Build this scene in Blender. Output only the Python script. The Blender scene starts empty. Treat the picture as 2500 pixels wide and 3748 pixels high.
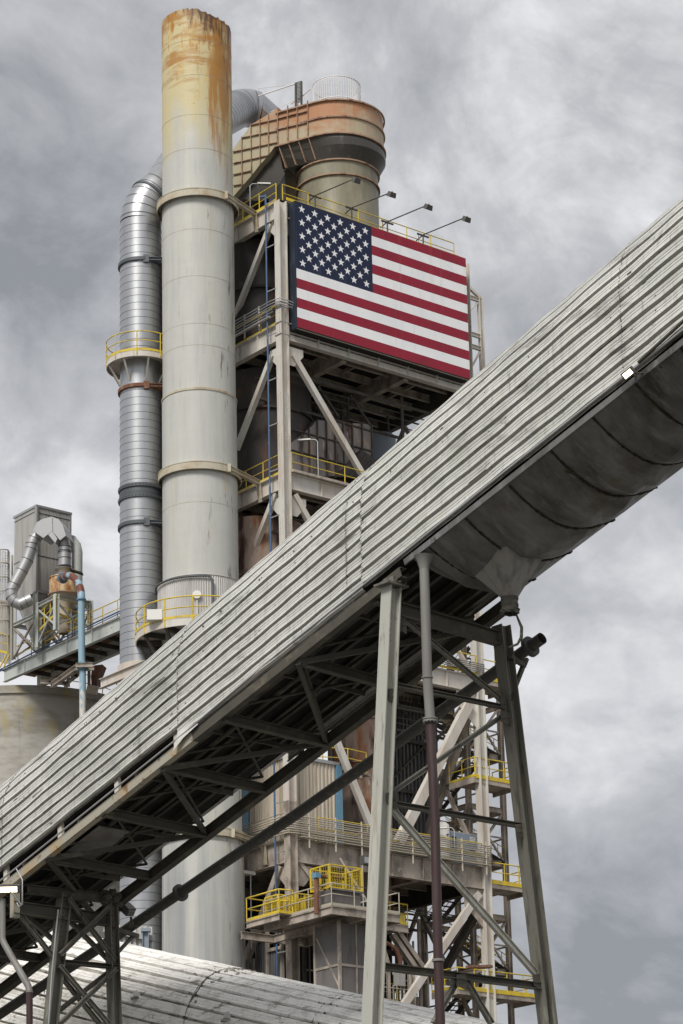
import bpy, bmesh, math, random
import numpy as np
from mathutils import Vector
random.seed(7)
C=bpy.context.scene.collection
# ------------------------------------------------------------------ camera frame (measured from the vanishing points)
F=9525.;PX,PY=1250.,2755.;pt=math.radians(14.65);ro=math.radians(1.25)
CAM=np.array([0,0,1.7])
dv=np.array([0,math.cos(pt),math.sin(pt)]);u0=np.array([0,-math.sin(pt),math.cos(pt)]);r0=np.array([1.,0,0])
RR=math.cos(ro)*r0-math.sin(ro)*u0;UU=math.sin(ro)*r0+math.cos(ro)*u0
def ray(x,y): return dv*F+RR*(x-PX)-UU*(y-PY)
def atY(x,y,Y): v=ray(x,y);return CAM+v*(Y/v[1])
def plane(x,y,p,n): v=ray(x,y);return CAM+v*(np.dot(np.array(p)-CAM,n)/np.dot(v,n))
a1=math.radians(51.2)
E1=np.array([math.sin(a1),math.cos(a1),0]);E2=np.array([-math.cos(a1),math.sin(a1),0]);ZZ=np.array([0,0,1.])
C0=atY(1045,1900,150.);C0[2]=0
def T(a,b,z): return C0+E1*a+E2*b+ZZ*z                 # preheater tower frame
def tr(x,y,b=0): q=plane(x,y,T(0,b,0),E2)-C0;return float(q@E1),float(q[2])
def tl(x,y,a=0): q=plane(x,y,T(a,0,0),E1)-C0;return float(q@E2),float(q[2])
def R3(x,y,b=0): a,z=tr(x,y,b);return T(a,b,z)
def L3(x,y,a=0): b,z=tl(x,y,a);return T(a,b,z)
g=math.radians(43.5);GH=np.array([-math.sin(g),math.cos(g),0]);GN=np.array([math.cos(g),math.sin(g),0])
P0=atY(1433,2110,72.);SL=.315;AX=GH-ZZ*SL
def G(s,n,h): return P0+AX*s+GN*n+ZZ*h                 # conveyor gallery frame
def onS(x,y,s): return plane(x,y,P0+AX*s,GH)
def onN(x,y,n): return plane(x,y,P0+GN*n,GN)
# ------------------------------------------------------------------ materials
MATS={}
def mat(name,base,rough=.6,metal=0.,layers=(),bump=None,emit=None,spec=.35):
    if name in MATS: return MATS[name]
    m=bpy.data.materials.new(name);m.use_nodes=True;N=m.node_tree.nodes;L=m.node_tree.links
    bs=N['Principled BSDF'];bs.inputs['Roughness'].default_value=rough;bs.inputs['Metallic'].default_value=metal
    bs.inputs['Specular IOR Level'].default_value=spec
    geo=N.new('ShaderNodeNewGeometry')
    col=N.new('ShaderNodeRGB');col.outputs[0].default_value=(*base,1);cur=col.outputs[0]
    for l in layers:
        c=l['c'];mp=N.new('ShaderNodeMapping');sv=l.get('s',(1,1,1))
        if 'rot' in l: mp.vector_type='TEXTURE';mp.inputs['Rotation'].default_value=(0,0,math.radians(l['rot']));sv=tuple(1/q for q in sv)
        mp.inputs['Scale'].default_value=sv;mp.inputs['Location'].default_value=l.get('o',(0,0,0))
        L.new(geo.outputs['Position'],mp.inputs[0])
        nz=N.new('ShaderNodeTexNoise');nz.inputs['Detail'].default_value=l.get('d',5);nz.inputs['Scale'].default_value=1;nz.inputs['Roughness'].default_value=l.get('r',.6);nz.inputs['Distortion'].default_value=l.get('w',0)
        L.new(mp.outputs[0],nz.inputs[0])
        mr=N.new('ShaderNodeMapRange');mr.inputs[1].default_value=l.get('lo',.5);mr.inputs[2].default_value=l.get('hi',.7);mr.inputs[3].default_value=0;mr.inputs[4].default_value=l.get('a',1.)
        src=nz.outputs[0]
        for zr in l.get('z',()):                       # where on the thing the stain sits (height band)
            sp=N.new('ShaderNodeSeparateXYZ');L.new(geo.outputs['Position'],sp.inputs[0])
            zm=N.new('ShaderNodeMapRange');zm.inputs[1].default_value=zr[0];zm.inputs[2].default_value=zr[1];zm.inputs[3].default_value=zr[2];zm.inputs[4].default_value=zr[3]
            L.new(sp.outputs[zr[4] if len(zr)>4 else 2],zm.inputs[0])
            ad=N.new('ShaderNodeMath');ad.operation='ADD';L.new(src,ad.inputs[0]);L.new(zm.outputs[0],ad.inputs[1]);src=ad.outputs[0]
        L.new(src,mr.inputs[0])
        mx=N.new('ShaderNodeMix');mx.data_type='RGBA';mx.inputs['B'].default_value=(*c,1) if False else (c[0],c[1],c[2],1)
        ia=[i for i in mx.inputs if i.type=='RGBA'];fa=mx.inputs[0]
        ia[1].default_value=(c[0],c[1],c[2],1)
        L.new(mr.outputs[0],fa);L.new(cur,ia[0]);cur=[o for o in mx.outputs if o.type=='RGBA'][0]
    L.new(cur,bs.inputs['Base Color'])
    if bump:
        mp=N.new('ShaderNodeMapping');mp.inputs['Scale'].default_value=bump[0];L.new(geo.outputs['Position'],mp.inputs[0])
        nz=N.new('ShaderNodeTexNoise');nz.inputs['Detail'].default_value=4;nz.inputs['Scale'].default_value=1;L.new(mp.outputs[0],nz.inputs[0])
        bp=N.new('ShaderNodeBump');bp.inputs['Strength'].default_value=bump[1];bp.inputs['Distance'].default_value=bump[2];L.new(nz.outputs[0],bp.inputs['Height']);L.new(bp.outputs[0],bs.inputs['Normal'])
    if emit:
        bs.inputs['Emission Color'].default_value=(*emit[0],1);bs.inputs['Emission Strength'].default_value=emit[1]
    MATS[name]=m;return m
RUST=(.16,.055,.02);ORANGE=(.5,.22,.035);DIRT=(.09,.08,.065)
M={}
def D(k,*a,**k2): M[k]=mat(k,*a,**k2)
D('stack_paint',(.50,.50,.465),.5,0,[
  dict(c=(.56,.55,.47),s=(.5,.5,.06),lo=.5,hi=.7,a=.6),
  dict(c=(.40,.41,.40),s=(3,3,.25),lo=.48,hi=.72,a=.55),
  dict(c=(.58,.50,.27),s=(.7,.7,.12),d=6,lo=.50,hi=.80,a=.9,z=[(75.5,84,-.22,.36)]),
  dict(c=(.60,.36,.06),s=(1.1,1.1,.26),d=8,r=.65,lo=.50,hi=.66,a=.9,z=[(80,87,-.19,.03),(-10.6,-6.2,-.03,.05,0)]),
  dict(c=(.36,.14,.02),s=(2.6,2.6,.45),d=9,r=.72,lo=.55,hi=.63,a=.9,z=[(81,88.5,-.16,.03),(-10.6,-6.2,-.03,.02,0)]),
  dict(c=(.38,.17,.03),s=(.35,.35,1.3),d=8,r=.75,w=.5,lo=.53,hi=.66,a=.85,z=[(82.5,86,-.16,.08)]),
  dict(c=(.38,.17,.03),s=(1.3,1.3,.12),d=8,r=.65,lo=.58,hi=.70,a=.85,z=[(76,84,-.24,.06),(-8.8,-7.1,-.26,.11,0)]),
  dict(c=(.09,.045,.03),s=(2.8,2.8,.4),d=8,lo=.53,hi=.66,a=.95,z=[(86.5,90.,-.16,.13),(-10,-6.2,-.08,.12,0)]),
  dict(c=(.44,.36,.20),s=(1.4,1.4,.10),d=7,lo=.60,hi=.76,a=.7),
  dict(c=(.22,.21,.20),s=(9,9,.5),d=6,lo=.62,hi=.82,a=.6),
  dict(c=(.10,.08,.06),s=(5,5,5),d=2,lo=.74,hi=.77,a=.8),
  dict(c=(.27,.28,.29),s=(1.2,1.2,.06),lo=.54,hi=.84,a=.85,z=[(38,33,-.1,.2)])],bump=((.5,.5,.8),.35,.1))
D('ring_paint',(.50,.46,.36),.6,0,[dict(c=(.30,.19,.08),s=(1.2,1.2,1.2),lo=.45,hi=.7,a=.6),dict(c=RUST,s=(4,4,.6),lo=.6,hi=.75,a=.7)])
D('aluminium',(.44,.45,.465),.38,.82,[dict(c=(.33,.33,.33),s=(2.5,2.5,.2),lo=.5,hi=.75,a=.5),dict(c=(.35,.25,.16),s=(3,3,.5),lo=.62,hi=.8,a=.5)],bump=((1,1,.6),.25,.06))
D('seam_dark',(.07,.07,.08),.6)
D('band_steel',(.10,.11,.12),.5,.3)
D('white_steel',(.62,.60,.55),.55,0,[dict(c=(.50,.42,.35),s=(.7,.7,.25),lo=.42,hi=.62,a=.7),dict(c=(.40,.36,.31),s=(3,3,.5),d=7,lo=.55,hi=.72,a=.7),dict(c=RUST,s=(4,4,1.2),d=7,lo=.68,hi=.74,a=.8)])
D('dusty_steel',(.43,.375,.32),.8,0,[dict(c=(.17,.145,.12),s=(1.3,1.3,.8),d=8,lo=.45,hi=.65,a=.85),dict(c=(.48,.43,.38),s=(2,2,2),d=8,lo=.58,hi=.62,a=.6)],bump=((6,6,6),.3,.02))
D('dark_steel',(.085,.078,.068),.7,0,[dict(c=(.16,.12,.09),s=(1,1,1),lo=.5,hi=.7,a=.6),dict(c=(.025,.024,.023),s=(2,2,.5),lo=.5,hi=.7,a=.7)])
D('shaded_steel',(.016,.0155,.015),.8,0,[dict(c=(.07,.055,.045),s=(.8,.8,.4),lo=.5,hi=.75,a=.6)])  # near-black: shade inside the bays and under decks put into the colour
D('yellow',(.68,.50,.03),.55,0,[dict(c=(.42,.33,.12),s=(2.2,2.2,2.2),d=7,lo=.46,hi=.64,a=.75),dict(c=(.16,.08,.04),s=(6,6,6),d=7,lo=.62,hi=.68,a=.8)])
D('dusty_rail',(.42,.38,.31),.7)
D('rust_pipe',(.17,.075,.045),.8,0,[dict(c=(.4,.3,.22),s=(3,3,1),lo=.5,hi=.7,a=.5)])
D('blue_pipe',(.07,.13,.24),.5,0,[dict(c=(.4,.4,.4),s=(4,4,2),lo=.6,hi=.65,a=.4)])
D('duct_rust',(.44,.36,.25),.6,0,[
  dict(c=(.43,.40,.27),s=(.4,.4,.4),lo=.35,hi=.6,a=.95,z=[(-3.2,-5.0,-.1,.25,0)]),
  dict(c=(.43,.205,.10),s=(.45,.45,.7),d=7,r=.65,lo=.44,hi=.62,a=.95,z=[(85.2,87.2,-.10,.16),(-6.4,-4.4,-.32,0.,0)]),
  dict(c=(.40,.30,.21),s=(1.6,1.6,.2),d=7,lo=.46,hi=.7,a=.75),
  dict(c=(.38,.11,.04),s=(1.1,1.1,1.0),d=8,r=.7,lo=.60,hi=.70,a=.9,z=[(-6.4,-4.6,-.1,.0,0)]),
  dict(c=(.30,.31,.30),s=(3,3,.3),o=(2,2,2),d=7,lo=.62,hi=.8,a=.7),
  dict(c=(.10,.035,.02),s=(1.5,1.5,.7),d=8,r=.7,lo=.62,hi=.68,a=.95)])
D('duct_body',(.27,.25,.175),.45,0,[dict(c=(.13,.12,.09),s=(.8,.8,.3),d=6,lo=.42,hi=.68,a=.85),dict(c=(.46,.44,.37),s=(3,3,.3),lo=.64,hi=.8,a=.6),dict(c=(.25,.12,.05),s=(2,2,.8),d=8,lo=.64,hi=.72,a=.7)])
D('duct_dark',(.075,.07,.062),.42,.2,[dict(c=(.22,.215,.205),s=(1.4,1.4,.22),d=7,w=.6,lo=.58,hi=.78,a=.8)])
D('duct_rib',(.36,.24,.16),.7,0,[dict(c=(.14,.05,.03),s=(2,2,2),lo=.5,hi=.65,a=.8)])
D('galv',(.42,.42,.425),.45,.5,[dict(c=(.30,.30,.29),s=(2,2,.3),lo=.5,hi=.8,a=.6)])
D('corrugated',(.50,.49,.47),.5,.25,[dict(c=(.30,.27,.22),s=(3,3,.25),d=6,lo=.5,hi=.75,a=.7)])
D('clad_cream',(.55,.49,.40),.6,0,[dict(c=(.30,.23,.15),s=(5,5,.25),d=6,lo=.48,hi=.72,a=.75),dict(c=(.62,.60,.56),s=(4,4,.6),lo=.55,hi=.7,a=.6)])
D('clad_grey',(.15,.15,.155),.5,.2,[dict(c=(.30,.25,.21),s=(5,5,.2),lo=.5,hi=.75,a=.6),dict(c=(.05,.05,.05),s=(2,2,.4),lo=.5,hi=.7,a=.6)])
D('blue_trim',(.13,.26,.37),.5,0,[dict(c=(.4,.45,.45),s=(4,4,2),lo=.6,hi=.7,a=.5)])
D('flag_red',(.29,.010,.030),.45,0,[dict(c=(.40,.08,.10),s=(3,3,.10),lo=.58,hi=.8,a=.4),dict(c=(.20,.012,.03),s=(.6,.6,.6),lo=.45,hi=.7,a=.6)])
D('flag_white',(.90,.905,.91),.45,0,[dict(c=(.66,.65,.63),s=(3,3,.10),lo=.54,hi=.78,a=.5),dict(c=(.84,.85,.87),s=(.5,.5,.5),lo=.45,hi=.65,a=.8)])
D('flag_blue',(.007,.014,.048),.4,0,[dict(c=(.08,.10,.15),s=(3,3,.08),lo=.60,hi=.78,a=.5)])
D('flag_side',(.022,.028,.042),.45,0,[dict(c=(.08,.09,.11),s=(2,2,.5),lo=.5,hi=.7,a=.6)])
D('flag_under',(.012,.012,.012),.6)
D('siding',(.66,.66,.62),.5,.1,[
  dict(c=(.36,.36,.345),s=(.16,.16,.22),o=(1,7,3),d=6,w=.8,lo=.50,hi=.68,a=.55),
  dict(c=(.50,.515,.45),s=(.35,.35,.5),lo=.50,hi=.62,a=.45),
  dict(c=(.46,.45,.42),s=(5,5,.55),d=6,lo=.48,hi=.75,a=.7),
  dict(c=(.11,.10,.085),s=(11,11,1.0),d=8,r=.75,lo=.575,hi=.73,a=.9),
  dict(c=(.72,.71,.70),s=(2,2,.4),o=(5,3,1),lo=.56,hi=.75,a=.4),
  dict(c=(.10,.10,.08),s=(1.5,1.5,2),d=9,r=.75,lo=.62,hi=.68,a=.6),dict(c=(.16,.155,.14),s=(1.1,1.1,.12),o=(9,2,1),d=6,lo=.62,hi=.70,a=.6),dict(c=(.14,.135,.12),s=(.35,3,1.1),rot=133.5,d=9,r=.72,lo=.55,hi=.66,a=.6)],bump=((3,3,2),.22,.02))
D('groove_dirt_shade',(.12,.115,.10),.85,0,[dict(c=(.05,.048,.04),s=(1.5,1.5,1.5),d=8,lo=.45,hi=.6,a=.9)])  # rib recesses: dirt and the groove's own shadow painted as one dark colour
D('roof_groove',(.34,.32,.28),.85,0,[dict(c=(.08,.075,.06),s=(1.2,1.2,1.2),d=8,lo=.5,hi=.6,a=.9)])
D('siding_dirt_shade',(.085,.078,.068),.85,0,[dict(c=(.30,.29,.26),s=(2,2,2),d=8,lo=.5,hi=.7,a=.6)])
D('siding_old',(.84,.825,.79),.75,0,[
  dict(c=(.42,.39,.34),s=(.5,2.2,4.5),rot=133.5,d=9,r=.75,lo=.54,hi=.66,a=.5),
  dict(c=(.46,.43,.38),s=(1.6,1.6,2.4),d=9,r=.7,lo=.48,hi=.68,a=.7),
  dict(c=(.10,.09,.06),s=(1.2,1.2,3.2),d=10,r=.78,lo=.57,hi=.64,a=.85),
  dict(c=(.20,.18,.15),s=(12,12,1),d=6,lo=.62,hi=.76,a=.7)],bump=((5,5,12),.6,.04))
D('pan',(.15,.15,.147),.5,.05,[
  dict(c=(.03,.028,.024),s=(.35,.7,.5),rot=43.5,d=5,lo=.42,hi=.66,a=.9),
  dict(c=(.24,.245,.25),s=(.45,2.6,.9),rot=43.5,d=8,r=.68,w=.5,lo=.52,hi=.74,a=.75),
  dict(c=(.34,.35,.36),s=(.9,7,2.),rot=40,d=7,r=.7,w=.3,lo=.62,hi=.72,a=.55),
  dict(c=(.075,.05,.022),s=(.5,1.2,.5),rot=43.5,o=(4,4,4),lo=.55,hi=.7,a=.75),
  dict(c=(.03,.028,.022),s=(3,3,3),d=3,lo=.70,hi=.74,a=.9)],bump=((1.5,1.5,3),.4,.05))
D('hopper_grey',(.25,.24,.22),.55,0,[dict(c=(.08,.075,.065),s=(3,3,.8),d=8,lo=.5,hi=.7,a=.8)])
D('pan_seam',(.022,.02,.014),.9,0,[dict(c=(.06,.05,.035),s=(8,8,8),lo=.5,hi=.6)],bump=((14,14,14),1,.05))
D('truss_steel',(.08,.074,.06),.75,0,[dict(c=(.20,.17,.12),s=(1.5,1.5,1.5),d=8,lo=.55,hi=.72,a=.6),dict(c=(.05,.047,.04),s=(2,2,2),d=6,lo=.5,hi=.7,a=.7)],bump=((10,10,10),.3,.01))
D('leg_green',(.385,.385,.34),.55,0,[dict(c=(.50,.50,.455),s=(2,2,.2),lo=.5,hi=.7,a=.7),dict(c=(.10,.085,.06),s=(8,8,.5),d=8,r=.75,lo=.56,hi=.66,a=.85),dict(c=(.30,.26,.17),s=(4,4,.3),d=7,lo=.58,hi=.72,a=.7)])
D('leg_dark',(.15,.145,.12),.6,0,[dict(c=(.30,.32,.27),s=(5,5,.3),d=7,lo=.58,hi=.72,a=.8,z=[(20,12,-.12,.08)]),dict(c=(.055,.05,.04),s=(6,6,.5),d=8,lo=.52,hi=.66,a=.85)])
D('chord_rust',(.36,.34,.28),.6,0,[dict(c=(.42,.28,.12),s=(1.2,1.2,1.2),d=7,lo=.5,hi=.66,a=.8),dict(c=(.17,.09,.05),s=(3,3,3),d=8,lo=.58,hi=.66,a=.8)])
D('pipe_dark',(.06,.058,.052),.6,0,[dict(c=(.13,.125,.10),s=(5,5,5),d=8,lo=.55,hi=.7,a=.7)],bump=((8,8,8),.5,.02))
D('pipe_grey',(.21,.205,.19),.5,0,[dict(c=(.12,.10,.10),s=(2,2,.3),lo=.45,hi=.7,a=.7)])
D('pipe_maroon',(.05,.028,.028),.5,0,[dict(c=(.10,.08,.08),s=(4,4,.4),lo=.55,hi=.8,a=.6)])
D('concrete',(.46,.44,.40),.85,0,[dict(c=(.22,.20,.16),s=(.3,.3,.9),d=8,lo=.45,hi=.62,a=.7),dict(c=(.44,.42,.41),s=(.7,.7,.2),lo=.5,hi=.75,a=.7,z=[(-24,-12,-.15,.2,0)]),dict(c=(.40,.33,.14),s=(1,1,.6),lo=.6,hi=.75,a=.6,z=[(44,48,-.3,.1)]),dict(c=(.13,.125,.12),s=(3,3,.3),d=7,lo=.62,hi=.75,a=.5)])
D('rust_vessel',(.34,.26,.21),.65,0,[dict(c=(.30,.12,.045),s=(1.2,1.2,.35),d=8,lo=.48,hi=.6,a=.95),dict(c=(.045,.02,.018),s=(.9,.9,.2),d=8,lo=.52,hi=.62,a=.95),dict(c=(.55,.52,.52),s=(2.5,2.5,.6),d=8,lo=.66,hi=.7,a=.7)])
D('dark_vessel',(.05,.045,.042),.6,0,[dict(c=(.15,.07,.04),s=(1.2,1.2,.4),d=8,lo=.55,hi=.7,a=.8),dict(c=(.17,.16,.16),s=(1,1,.3),d=7,lo=.62,hi=.75,a=.6)])
D('patch_duct',(.24,.22,.21),.55,.1,[dict(c=(.42,.30,.22),s=(1.5,1.5,.5),d=8,lo=.5,hi=.6,a=.8),dict(c=(.08,.035,.025),s=(1.6,1.6,.4),o=(3,1,2),d=8,lo=.5,hi=.62,a=.9),dict(c=(.5,.5,.52),s=(3,3,.7),d=8,lo=.64,hi=.68,a=.7)])
D('bluegrey',(.25,.29,.34),.5,.1)
D('cyc_cream',(.55,.43,.25),.6,0,[dict(c=(.28,.10,.025),s=(1.6,1.6,.6),d=7,lo=.47,hi=.60,a=.95),dict(c=(.22,.15,.07),s=(6,6,.4),lo=.6,hi=.75,a=.6)])
D('cyc_cone',(.42,.36,.28),.6,0,[dict(c=(.15,.10,.07),s=(2,2,2),d=8,lo=.6,hi=.66,a=.8)])
D('sky_blue_pipe',(.27,.41,.50),.5,0,[dict(c=(.62,.60,.54),s=(3,3,.9),d=8,lo=.50,hi=.54,a=.95,z=[(51,46.5,-.16,.04)]),dict(c=(.15,.05,.03),s=(1.2,1.2,1.2),d=7,lo=.52,hi=.6,a=1,z=[(52.8,54.3,-.3,.12)])])
D('pale_steel',(.48,.51,.49),.55,0,[dict(c=(.36,.34,.28),s=(1.5,1.5,.3),lo=.5,hi=.7,a=.6),dict(c=RUST,s=(3,3,3),d=8,lo=.64,hi=.7,a=.7)])
D('mesh_yellow',(.52,.40,.04),.7,0,[dict(c=(.28,.21,.03),s=(3,3,3),lo=.5,hi=.7,a=.7)])
D('mesh_grey',(.16,.15,.145),.8,0,[dict(c=(.10,.09,.085),s=(2,2,.6),lo=.5,hi=.7,a=.7)])
D('lamp_body',(.10,.095,.09),.5)
D('lamp_lit',(1,.8,.6),.4,0,emit=((1,.80,.58),3.2))
D('lamp_glass',(.35,.36,.38),.2)
D('white_box',(.75,.74,.70),.5)
D('machine_blue',(.22,.27,.34),.45)
D('machine_grey',(.38,.37,.35),.5,0,[dict(c=(.25,.24,.22),s=(3,3,.6),lo=.5,hi=.7,a=.6)])
D('black',(.012,.012,.012),.7)
D('wire',(.74,.75,.76),.5,.1)
D('grass',(.10,.095,.085),.9,0,[dict(c=(.16,.15,.13),s=(.2,.2,.2),lo=.45,hi=.55)])
D('lump',(.36,.34,.30),.95,0,[dict(c=(.12,.11,.09),s=(7,7,7),d=8,lo=.5,hi=.6,a=.9)],bump=((9,9,9),1,.08))
D('lump_dark',(.085,.08,.065),.95,0,[dict(c=(.2,.19,.16),s=(9,9,9),d=8,lo=.55,hi=.62,a=.6)],bump=((14,14,14),1,.05))
# ------------------------------------------------------------------ mesh builder
class MB:
    def __init__(s): s.v=[];s.f=[];s.m=[];s.sm=[]
    def add(s,vs,fs,mi=0,smooth=False):
        k=len(s.v);s.v+=[tuple(map(float,v)) for v in vs]
        for f in fs: s.f.append([i+k for i in f]);s.m.append(mi);s.sm.append(smooth)
        return s
    def hexa(s,b,t,mi=0):
        n=len(b);s.add(list(b)+list(t),[list(range(n))[::-1],list(range(n,2*n))]+[[i,(i+1)%n,n+(i+1)%n,n+i] for i in range(n)],mi);return s
    def box(s,c,x,y,z,mi=0):     # centre, half vectors
        c,x,y,z=map(np.array,(c,x,y,z))
        b=[c-x-y-z,c+x-y-z,c+x+y-z,c-x+y-z];return s.hexa(b,[p+2*z for p in b],mi)
    def bar(s,p,q,w,h,up=(0,0,1),mi=0):
        p=np.array(p,float);q=np.array(q,float);d=q-p;l=np.linalg.norm(d);d=d/l;up=np.array(up,float)
        x=np.cross(d,up)
        if np.linalg.norm(x)<1e-3: x=np.cross(d,[1.,0,0])
        x/=np.linalg.norm(x);y=np.cross(x,d)
        return s.box((p+q)/2,x*w/2,y*h/2,d*l/2,mi)
    def ibeam(s,p,q,w,h,t=.03,up=(0,0,1),mi=0):
        p=np.array(p,float);q=np.array(q,float);d=q-p;l=np.linalg.norm(d);d=d/l;up=np.array(up,float)
        x=np.cross(d,up)
        if np.linalg.norm(x)<1e-3: x=np.cross(d,[1.,0,0])
        x/=np.linalg.norm(x);y=np.cross(x,d);c=(p+q)/2
        s.box(c+y*(h/2-t/2),x*w/2,y*t/2,d*l/2,mi);s.box(c-y*(h/2-t/2),x*w/2,y*t/2,d*l/2,mi)
        s.box(c,x*t/2,y*(h/2-t-.001),d*l/2,mi);return s
    def tube(s,pts,r,n=8,mi=0,cap=True,smooth=True,rs=None):
        pts=[np.array(p,float) for p in pts];k=len(pts);rings=[]
        ref=None
        for i,p in enumerate(pts):
            d=(pts[min(i+1,k-1)]-pts[max(i-1,0)]);d/=np.linalg.norm(d)
            if ref is None:
                ref=np.cross(d,[0,0,1.])
                if np.linalg.norm(ref)<.1: ref=np.cross(d,[1.,0,0])
            ref=ref-d*(ref@d);ref/=np.linalg.norm(ref);y=np.cross(d,ref)
            sc=1.
            if 0<i<k-1:
                e=pts[i+1]-p;e/=np.linalg.norm(e);sc=1/max(.5,abs(e@d))**.5
            rr=(rs[i] if rs else r)*sc
            rings.append([p+(ref*math.cos(a)+y*math.sin(a))*rr for a in [2*math.pi*j/n for j in range(n)]])
        s.loft(rings,mi,smooth,cap);return s
    def loft(s,rings,mi=0,smooth=False,cap=False,closed=True):
        n=len(rings[0]);vs=[v for r in rings for v in r];fs=[]
        for i in range(len(rings)-1):
            for j in range(n if closed else n-1):
                fs.append([i*n+j,i*n+(j+1)%n,(i+1)*n+(j+1)%n,(i+1)*n+j])
        s.add(vs,fs,mi,smooth)
        if cap: s.add(rings[0],[list(range(n))[::-1]],mi);s.add(rings[-1],[list(range(n))],mi)
        return s
    def lathe(s,c,prof,n=48,mi=0,smooth=True,cap=False,a0=0,a1=2*math.pi):
        full=abs(a1-a0-2*math.pi)<1e-6;k=n if full else n+1
        rings=[[np.array([c[0]+r*math.cos(a0+(a1-a0)*j/n),c[1]+r*math.sin(a0+(a1-a0)*j/n),z]) for j in range(k)] for r,z in prof]
        return s.loft(rings,mi,smooth,cap,full)
    def prism(s,poly,vec,mi=0):
        b=[np.array(p,float) for p in poly];return s.hexa(b,[p+np.array(vec) for p in b],mi)
    def sheet(s,o,u,v,nu,amp,nrm,mi=0,flat=.5):   # corrugated sheet: o corner, u across ribs, v along ribs
        o,u,v,nrm=map(lambda q:np.array(q,float),(o,u,v,nrm));pr=[]
        for i in range(nu):
            for t,h in ((0,0),(.5*flat,0),(.5*flat+.12,1),(.88,1)): pr.append(o+u*((i+t)/nu)+nrm*amp*h)
        pr.append(o+u)
        s.loft([pr,[p+v for p in pr]],mi,False,False,False);return s
    def ball(s,c,r,mi=0,n=8,jit=0):
        rings=[]
        for i in range(1,n//2+1):
            a=math.pi*i/(n//2+1)
            rings.append([np.array(c)+np.array([math.sin(a)*math.cos(b),math.sin(a)*math.sin(b),math.cos(a)])*r*(1+random.uniform(-jit,jit)) for b in [2*math.pi*j/n for j in range(n)]])
        return s.loft(rings,mi,True,True)
    def build(s,name,mats,root=None,label=None):
        if not isinstance(mats,(list,tuple)): mats=[mats]
        off=np.array(root.location) if root else (np.array(s.v[0]) if s.v else np.zeros(3))
        if root is None:
            V=np.array(s.v);off=np.array([(V[:,0].min()+V[:,0].max())/2,(V[:,1].min()+V[:,1].max())/2,V[:,2].min()])
        me=bpy.data.meshes.new(name);me.from_pydata([tuple(np.array(v)-off) for v in s.v],[],s.f)
        for m in mats: me.materials.append(M[m])
        me.polygons.foreach_set('material_index',s.m);me.polygons.foreach_set('use_smooth',s.sm);me.update()
        bm=bmesh.new();bm.from_mesh(me);bmesh.ops.recalc_face_normals(bm,faces=bm.faces);bm.to_mesh(me);bm.free()
        o=bpy.data.objects.new(name,me);C.objects.link(o)
        if root: 
            r=root
            o.parent=root
        else: o.location=tuple(off)
        if label: o['label']=label
        return o
def sub(mb,name,mats,parent,root,label=None):           # a sub-part: a child of a part (part meshes sit at their thing's base)
    o=mb.build(name,mats,root,label);o.parent=parent;return o
def tag(o,label,cat,group=None,kind=None):
    if label:o['label']=label
    if cat:o['category']=cat
    if group:o['group']=group
    if kind:o['kind']=kind
    return o
def thing(name,loc,label,cat,group=None):
    o=bpy.data.objects.new(name,None);o.location=tuple(map(float,loc));o.empty_display_size=.5;C.objects.link(o);return tag(o,label,cat,group)
def rail(pts,h=1.25,toe=True,sp=1.9,r=.034,mid=True,close=False):
    mb=MB();pts=[np.array(p,float) for p in pts]
    mb.tube([p+ZZ*h for p in pts],r,6)
    if mid: mb.tube([p+ZZ*h*.52 for p in pts],r*.85,6)
    for i in range(len(pts)-1):
        p,q=pts[i],pts[i+1];l=np.linalg.norm(q-p);k=max(1,round(l/sp))
        for j in range(0 if i==0 else 1,k+1): 
            c=p+(q-p)*j/k;mb.tube([c,c+ZZ*h],r*1.05,6)
        if toe: mb.bar(p+ZZ*.07,q+ZZ*.07,.02,.16)
    return mb
def arc_pts(c,r,z,a0,a1,n): return [np.array([c[0]+r*math.cos(a0+(a1-a0)*j/n),c[1]+r*math.sin(a0+(a1-a0)*j/n),z]) for j in range(n+1)]
# ================================================================== setting: ground
mb=MB();mb.add([(-900,-300,0),(900,-300,0),(900,1500,0),(-900,1500,0)],[[0,1,2,3]]);o=mb.build('ground','grass');tag(o,None,None,kind='structure')
exec_parts=[]
# ================================================================== chimney stack
SC=atY(728,1274,147);SC[2]=0;SR=2.1;KS=150.5/147.;KV=np.array([KS*1.07,KS*1.07,KS])
st=thing('chimney_stack',SC,'tall round pale painted chimney stack streaked with orange rust at its top','chimney')
mb=MB();prof=[]
zs=[0,18,30.1,34,37.9,41.8,45.8]
mb.lathe(SC,[(2.26,0),(2.26,20),(2.2,34.5)],96)
mb.build('lower_shell','stack_paint',st)
MB().lathe(SC,[(2.14,34.5),(2.14,50.6)],96).lathe(SC,[(2.11,50.6),(2.11,62.2)],96).build('middle_shell','stack_paint',st)
mb=MB().lathe(SC,[(2.07,62.2),(2.07,75.2)],96);mb.build('upper_shell','stack_paint',st)
mb=MB()
rg=[]
n=96
top=[]
for j in range(n):
    a=2*math.pi*j/n
    # the mouth has corroded away: deepest at the right
    z=87.6-.5*max(0,math.cos(a+.2))+(random.uniform(-.10,.10) if math.cos(a+.75)>.45 else random.uniform(-.012,.012))
    top.append(np.array([SC[0]+2.04*math.cos(a),SC[1]+2.04*math.sin(a),z]))
bot=[np.array([p[0],p[1],75.2]) for p in top];mid=[np.array([p[0],p[1],86.9]) for p in top]
mb.loft([bot,mid,top],0,True)
mb.loft([top,[np.array([SC[0]+(p[0]-SC[0])*.965,SC[1]+(p[1]-SC[1])*.965,p[2]]) for p in top],[np.array([SC[0]+(p[0]-SC[0])*.965,SC[1]+(p[1]-SC[1])*.965,70]) for p in top]],1)
mb.build('top_shell',['stack_paint','rust_pipe'],st)
mb=MB()
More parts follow.
